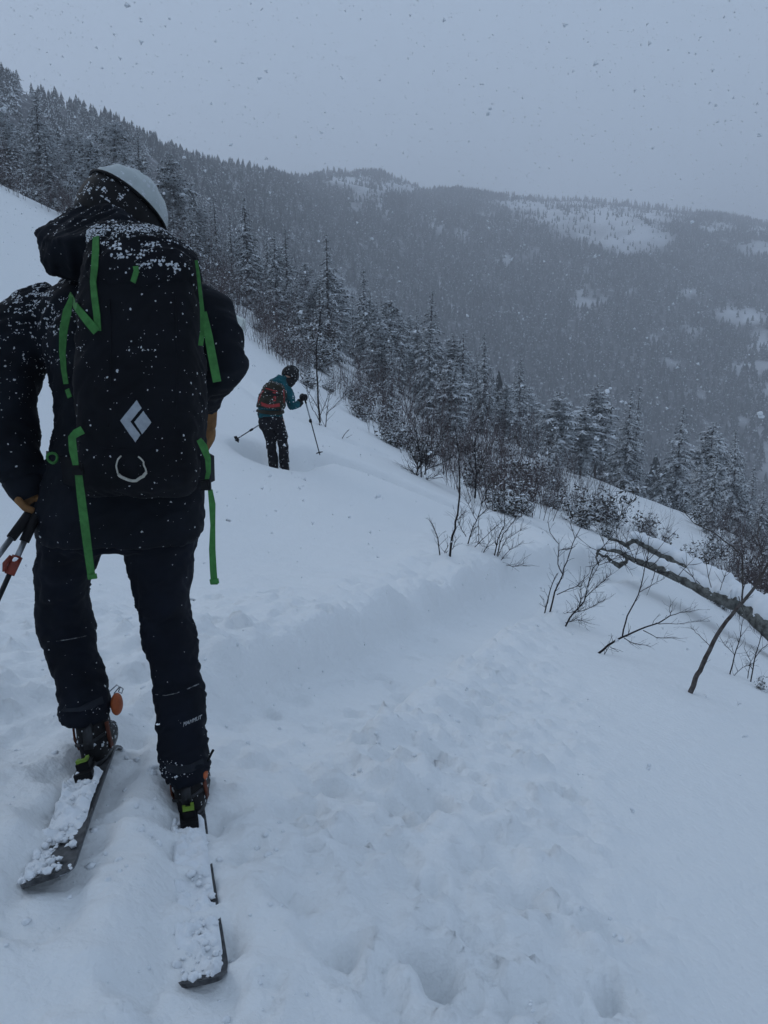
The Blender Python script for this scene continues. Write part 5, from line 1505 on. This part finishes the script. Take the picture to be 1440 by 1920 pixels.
# ------------------------------------------------------------------ the snow topped fallen tree
def fallen():
    r = random.Random(8)
    root = empty('fallen_tree', P(1440, 1185, 9.6)); tag(root, 'forked fallen lichen grey trunk with a thick cap of snow', 'fallen tree')
    def limb(pts, nm, snow=True):
        Q = [P(px, py, Y) for px, py, Y, w in pts]; R = [1.45 * w * Y / FOCAL / 2 for px, py, Y, w in pts]
        q2, r2 = [], []
        for i in range(len(Q) - 1):
            for s in (0, .25, .5, .75):
                q2.append(Q[i].lerp(Q[i + 1], s) + Vector((r.gauss(0, .004), r.gauss(0, .004), r.gauss(0, .004)))); r2.append((R[i] + (R[i + 1] - R[i]) * s) * r.uniform(.93, 1.08))
        q2.append(Q[-1]); r2.append(R[-1])
        m = MB(); m.tube(q2, r2, 12); me = m.mesh(nm, M_LICHEN)
        displace(me, lambda co, no: (.010 * fbm(co[:, 0] * 9, co[:, 2] * 9 + co[:, 1] * 7, 3, 3)).astype(np.float32))
        o = link(nm, me, root)
        if snow:
            s = MB(); sq, sr = [], []
            for i in range(len(q2) * 3 - 2):
                a, f = divmod(i, 3); p = q2[a] if f == 0 else q2[a].lerp(q2[a + 1], f / 3); rr = r2[a]
                bump = float(fbm(np.array(i * .33), np.array(1.7), 5, 2))
                sq.append(p + Vector((r.gauss(0, .005), .0, rr * .64 + .014))); sr.append(max(.010, rr * (.88 + .16 * bump) + .008))
            s.tube(sq, sr, 12, True, 1.0); sm = s.mesh('snow_cap', M_SNOWBIT); displace(sm, lambda co, no: (.02 * fbm(co[:, 0] * 6, co[:, 2] * 6, 7, 3)).astype(np.float32)); link('snow_cap', sm, o)
        return o
    limb([(1120, 1029, 11.2, 5), (1160, 1032, 11.1, 7), (1190, 1048, 11.0, 9), (1235, 1064, 10.8, 14), (1290, 1088, 10.5, 19), (1340, 1112, 10.2, 23), (1385, 1130, 9.9, 24)], 'trunk_fork')
    limb([(1188, 1010, 11.3, 10), (1215, 1022, 11.2, 13), (1255, 1044, 11.0, 17), (1300, 1070, 10.7, 22), (1345, 1098, 10.3, 26), (1390, 1128, 9.95, 32), (1440, 1165, 9.6, 38), (1520, 1230, 9.1, 46), (1640, 1330, 8.5, 56)], 'trunk')
    limb([(1188, 1012, 11.3, 6), (1174, 1022, 11.25, 5), (1178, 1040, 11.2, 5), (1174, 1054, 11.2, 5.5), (1160, 1061, 11.2, 5), (1148, 1054, 11.2, 4), (1138, 1043, 11.2, 3.4), (1118, 1038, 11.2, 2.6)], 'crooked_branch', False)
    limb([(1172, 1022, 11.25, 5), (1158, 1013, 11.3, 3.5), (1140, 1010, 11.3, 2.5)], 'branch', False)
    limb([(1122, 1030, 11.2, 4), (1118, 1045, 11.15, 3), (1122, 1060, 11.1, 2)], 'branch', False)
    limb([(1262, 1048, 11.0, 5), (1256, 1030, 11.0, 3), (1258, 1018, 11.0, 2)], 'branch', False)
    s = MB(); snow_lump(s, P(1187, 1004, 11.25), .085, r); s.build('snow_cap', M_SNOWBIT, root)
    # fine shoots rising from it
    for k in range(26):
        px = r.uniform(1120, 1230) if k < 14 else r.uniform(1130, 1420); py = np.interp(px, [1130, 1390, 1440], [1035, 1120, 1160]); b = P(px, float(py), 10.9 - (px - 1130) * .0045)
        t = MB(); twig_run(t, b, Vector((r.gauss(0, .5), r.gauss(0, .3), r.uniform(-.6, 1))).normalized(), r.uniform(.25, .6), .006, 1, r, 4); t.build('shoot', M_TWIG, root)
fallen()

# ------------------------------------------------------------------ small evergreens at the near edge, one by one
for (px, py, hpx, label) in [(535, 672, 60, 'small leafy evergreen seedling on the slope above the far skier'), (575, 702, 26, 'tiny dark shrub right of the far skier helmet'), (718, 800, 60, 'dark leafy shrub left of the dense fan of stems'), (742, 838, 62, 'second dark leafy shrub, lower beside the dense fan of stems'),
                             (1150, 985, 85, 'snow speckled evergreen bush above the tip of the fallen trunk'), (1085, 985, 80, 'dark evergreen bush left of the one above the fallen trunk'), (1205, 1010, 60, 'low evergreen bush just above the fallen trunk fork'), (1436, 1296, 40, 'small dark evergreen sprig at the right edge of the snow'), (1352, 1140, 40, 'small evergreen sprig showing under the fallen trunk')]:
    p = ground_hit(px, py)
    if p.y > 60: p = P(px, py, 22)
    place_evergreen(p.x, p.y, hpx * p.y / FOCAL, label, 'snowy evergreen shrubs along the forest edge')
for i in range(46):                                     # loose brush spilling on to the open snow
    px = _rs.uniform(380, 1000); py = float(edge_y(px)) + _rs.uniform(2, 38)
    p = ground_hit(px, py)
    if p.y > 45: continue
    if _rs.random() < .7: place_thicket(p.x, p.y, _rs.uniform(.7, 1.7), 'scrawny bare thicket growing out into the open snow at the forest edge', 'loose thickets on the open snow')
    else: place_evergreen(p.x, p.y, _rs.uniform(.4, .9), 'knee high snowy evergreen sprig out on the open snow', 'small evergreen sprigs on the open snow')

# ------------------------------------------------------------------ broken snow block on the slope
def snow_block():
    c = ground_hit(428, 606); r = random.Random(4); k = c.y / FOCAL
    bm = bmesh.new()
    for (dx, dz, dy) in [(-26, 10, 0), (22, -16, 0), (28, 4, 0), (-4, 24, 0), (-22, 24, 0), (-26, 8, 40), (24, -12, 40), (26, 8, 40), (-22, 28, 40)]:
        bm.verts.new(c + Vector((dx * k, dy * k, dz * k)))
    bmesh.ops.convex_hull(bm, input=bm.verts); used = [v for v in bm.verts if v.link_faces]; ix = {v: i for i, v in enumerate(used)}
    m = MB(); m.add([v.co for v in used], [[ix[v] for v in f.verts] for f in bm.faces]); bm.free()
    me = remesh(m, .02, 3, 'snow_block'); me.materials.append(mat('packed_snow', (.62, .66, .62), rough=.8, var=.1, scale=6, bump=.3, bscale=20, bdist=.02))
    o = link('snow_block', me); tag(o, 'pale broken block of packed snow at the forest edge behind the near skier', 'snow block')
snow_block()

# ------------------------------------------------------------------ snowflakes in the air
def flakes():
    r = np.random.default_rng(31); n = 125000
    c = np.stack([r.uniform(-14, 14, n), r.uniform(-2, 26, n), r.uniform(-9, 12, n)], -1)
    k = (np.linalg.norm(c - np.array([0, 0, CAM_Z]), axis=1) > 1.1) & (c[:, 2] > ghv(c[:, 0], c[:, 1]) + .02)
    c = c[k]; n = len(c)
    s = .0034 + .0105 * r.uniform(0, 1, n) ** 3
    dist = np.linalg.norm(c - np.array([0, 0, CAM_Z]), axis=1)
    near = dist < 4.5; c0, s0 = c, np.minimum(s * 1.15, .0095)
    c, s = c[~near], s[~near]; n = len(c)
    tt = np.array([[1, 1, 1], [1, -1, -1], [-1, 1, -1], [-1, -1, 1]], float) * .75
    V = np.zeros((n, 4, 3))
    q = r.normal(0, 1, (n, 3, 3)); Q, _ = np.linalg.qr(q)
    for i in range(4):
        V[:, i] = c + np.einsum('nij,j->ni', Q, tt[i]) * (s * r.uniform(.6, 1.5, n))[:, None]
    F = np.array([[0, 1, 2], [0, 3, 1], [0, 2, 3], [1, 3, 2]])
    F = (F[None] + (np.arange(n) * 4)[:, None, None]).reshape(-1, 3)
    # the closest flakes are rounder clumps
    rr = random.Random(6); mb = MB()
    for i in np.nonzero(near)[0]:
        cc = Vector(c0[i]); 
        for _ in range(rr.choice([1, 2, 2, 3])):
            snow_lump(mb, cc + Vector((rr.gauss(0, 1), rr.gauss(0, 1), rr.gauss(0, 1))) * s0[i] * .5, s0[i] * rr.uniform(.4, .8), rr)
    nv = len(V.reshape(-1, 3)); tri = []
    for f in mb.f:
        for k in range(1, len(f) - 1): tri.append((f[0] + nv, f[k] + nv, f[k + 1] + nv))
    V = np.concatenate([V.reshape(-1, 3), np.array(mb.v)]); F = np.concatenate([F, np.array(tri)])
    o = link('falling_snow', np_mesh('falling_snow', V.reshape(-1, 3), F, M_SNOWBIT))
    tag(o, 'snowflakes drifting through the air', None, None, 'stuff')
flakes()

# ------------------------------------------------------------------ loose crumbs of snow kicked up round the skis and the track
def crumbs():
    r = random.Random(12); m = MB()
    for k in range(420):
        w = r.random()
        if w < .45: i = r.randrange(1, 5); a, b = TRACK[i], TRACK[i + 1]; f = r.random(); x = a[0] + (b[0] - a[0]) * f + r.choice([-.42, .5]) + r.gauss(0, .12); y = a[1] + (b[1] - a[1]) * f + r.gauss(0, .12)
        elif w < .8: a = r.choice([SKI_L, SKI_R]); f = r.random(); x = a[0][0] + (a[1][0] - a[0][0]) * f + r.gauss(0, .17); y = a[0][1] + (a[1][1] - a[0][1]) * f + r.gauss(0, .1)
        else: x = r.uniform(-1.6, .4); y = r.uniform(2.4, 4.2)
        s = .003 + .013 * r.random() ** 3
        snow_lump(m, Vector((x, y, gh(x, y) - s * .05)), s, r)
    o = m.build('snow_crumbs', M_SNOWBIT); tag(o, 'loose crumbs of snow scattered round the skis and track', None, None, 'stuff')
crumbs()
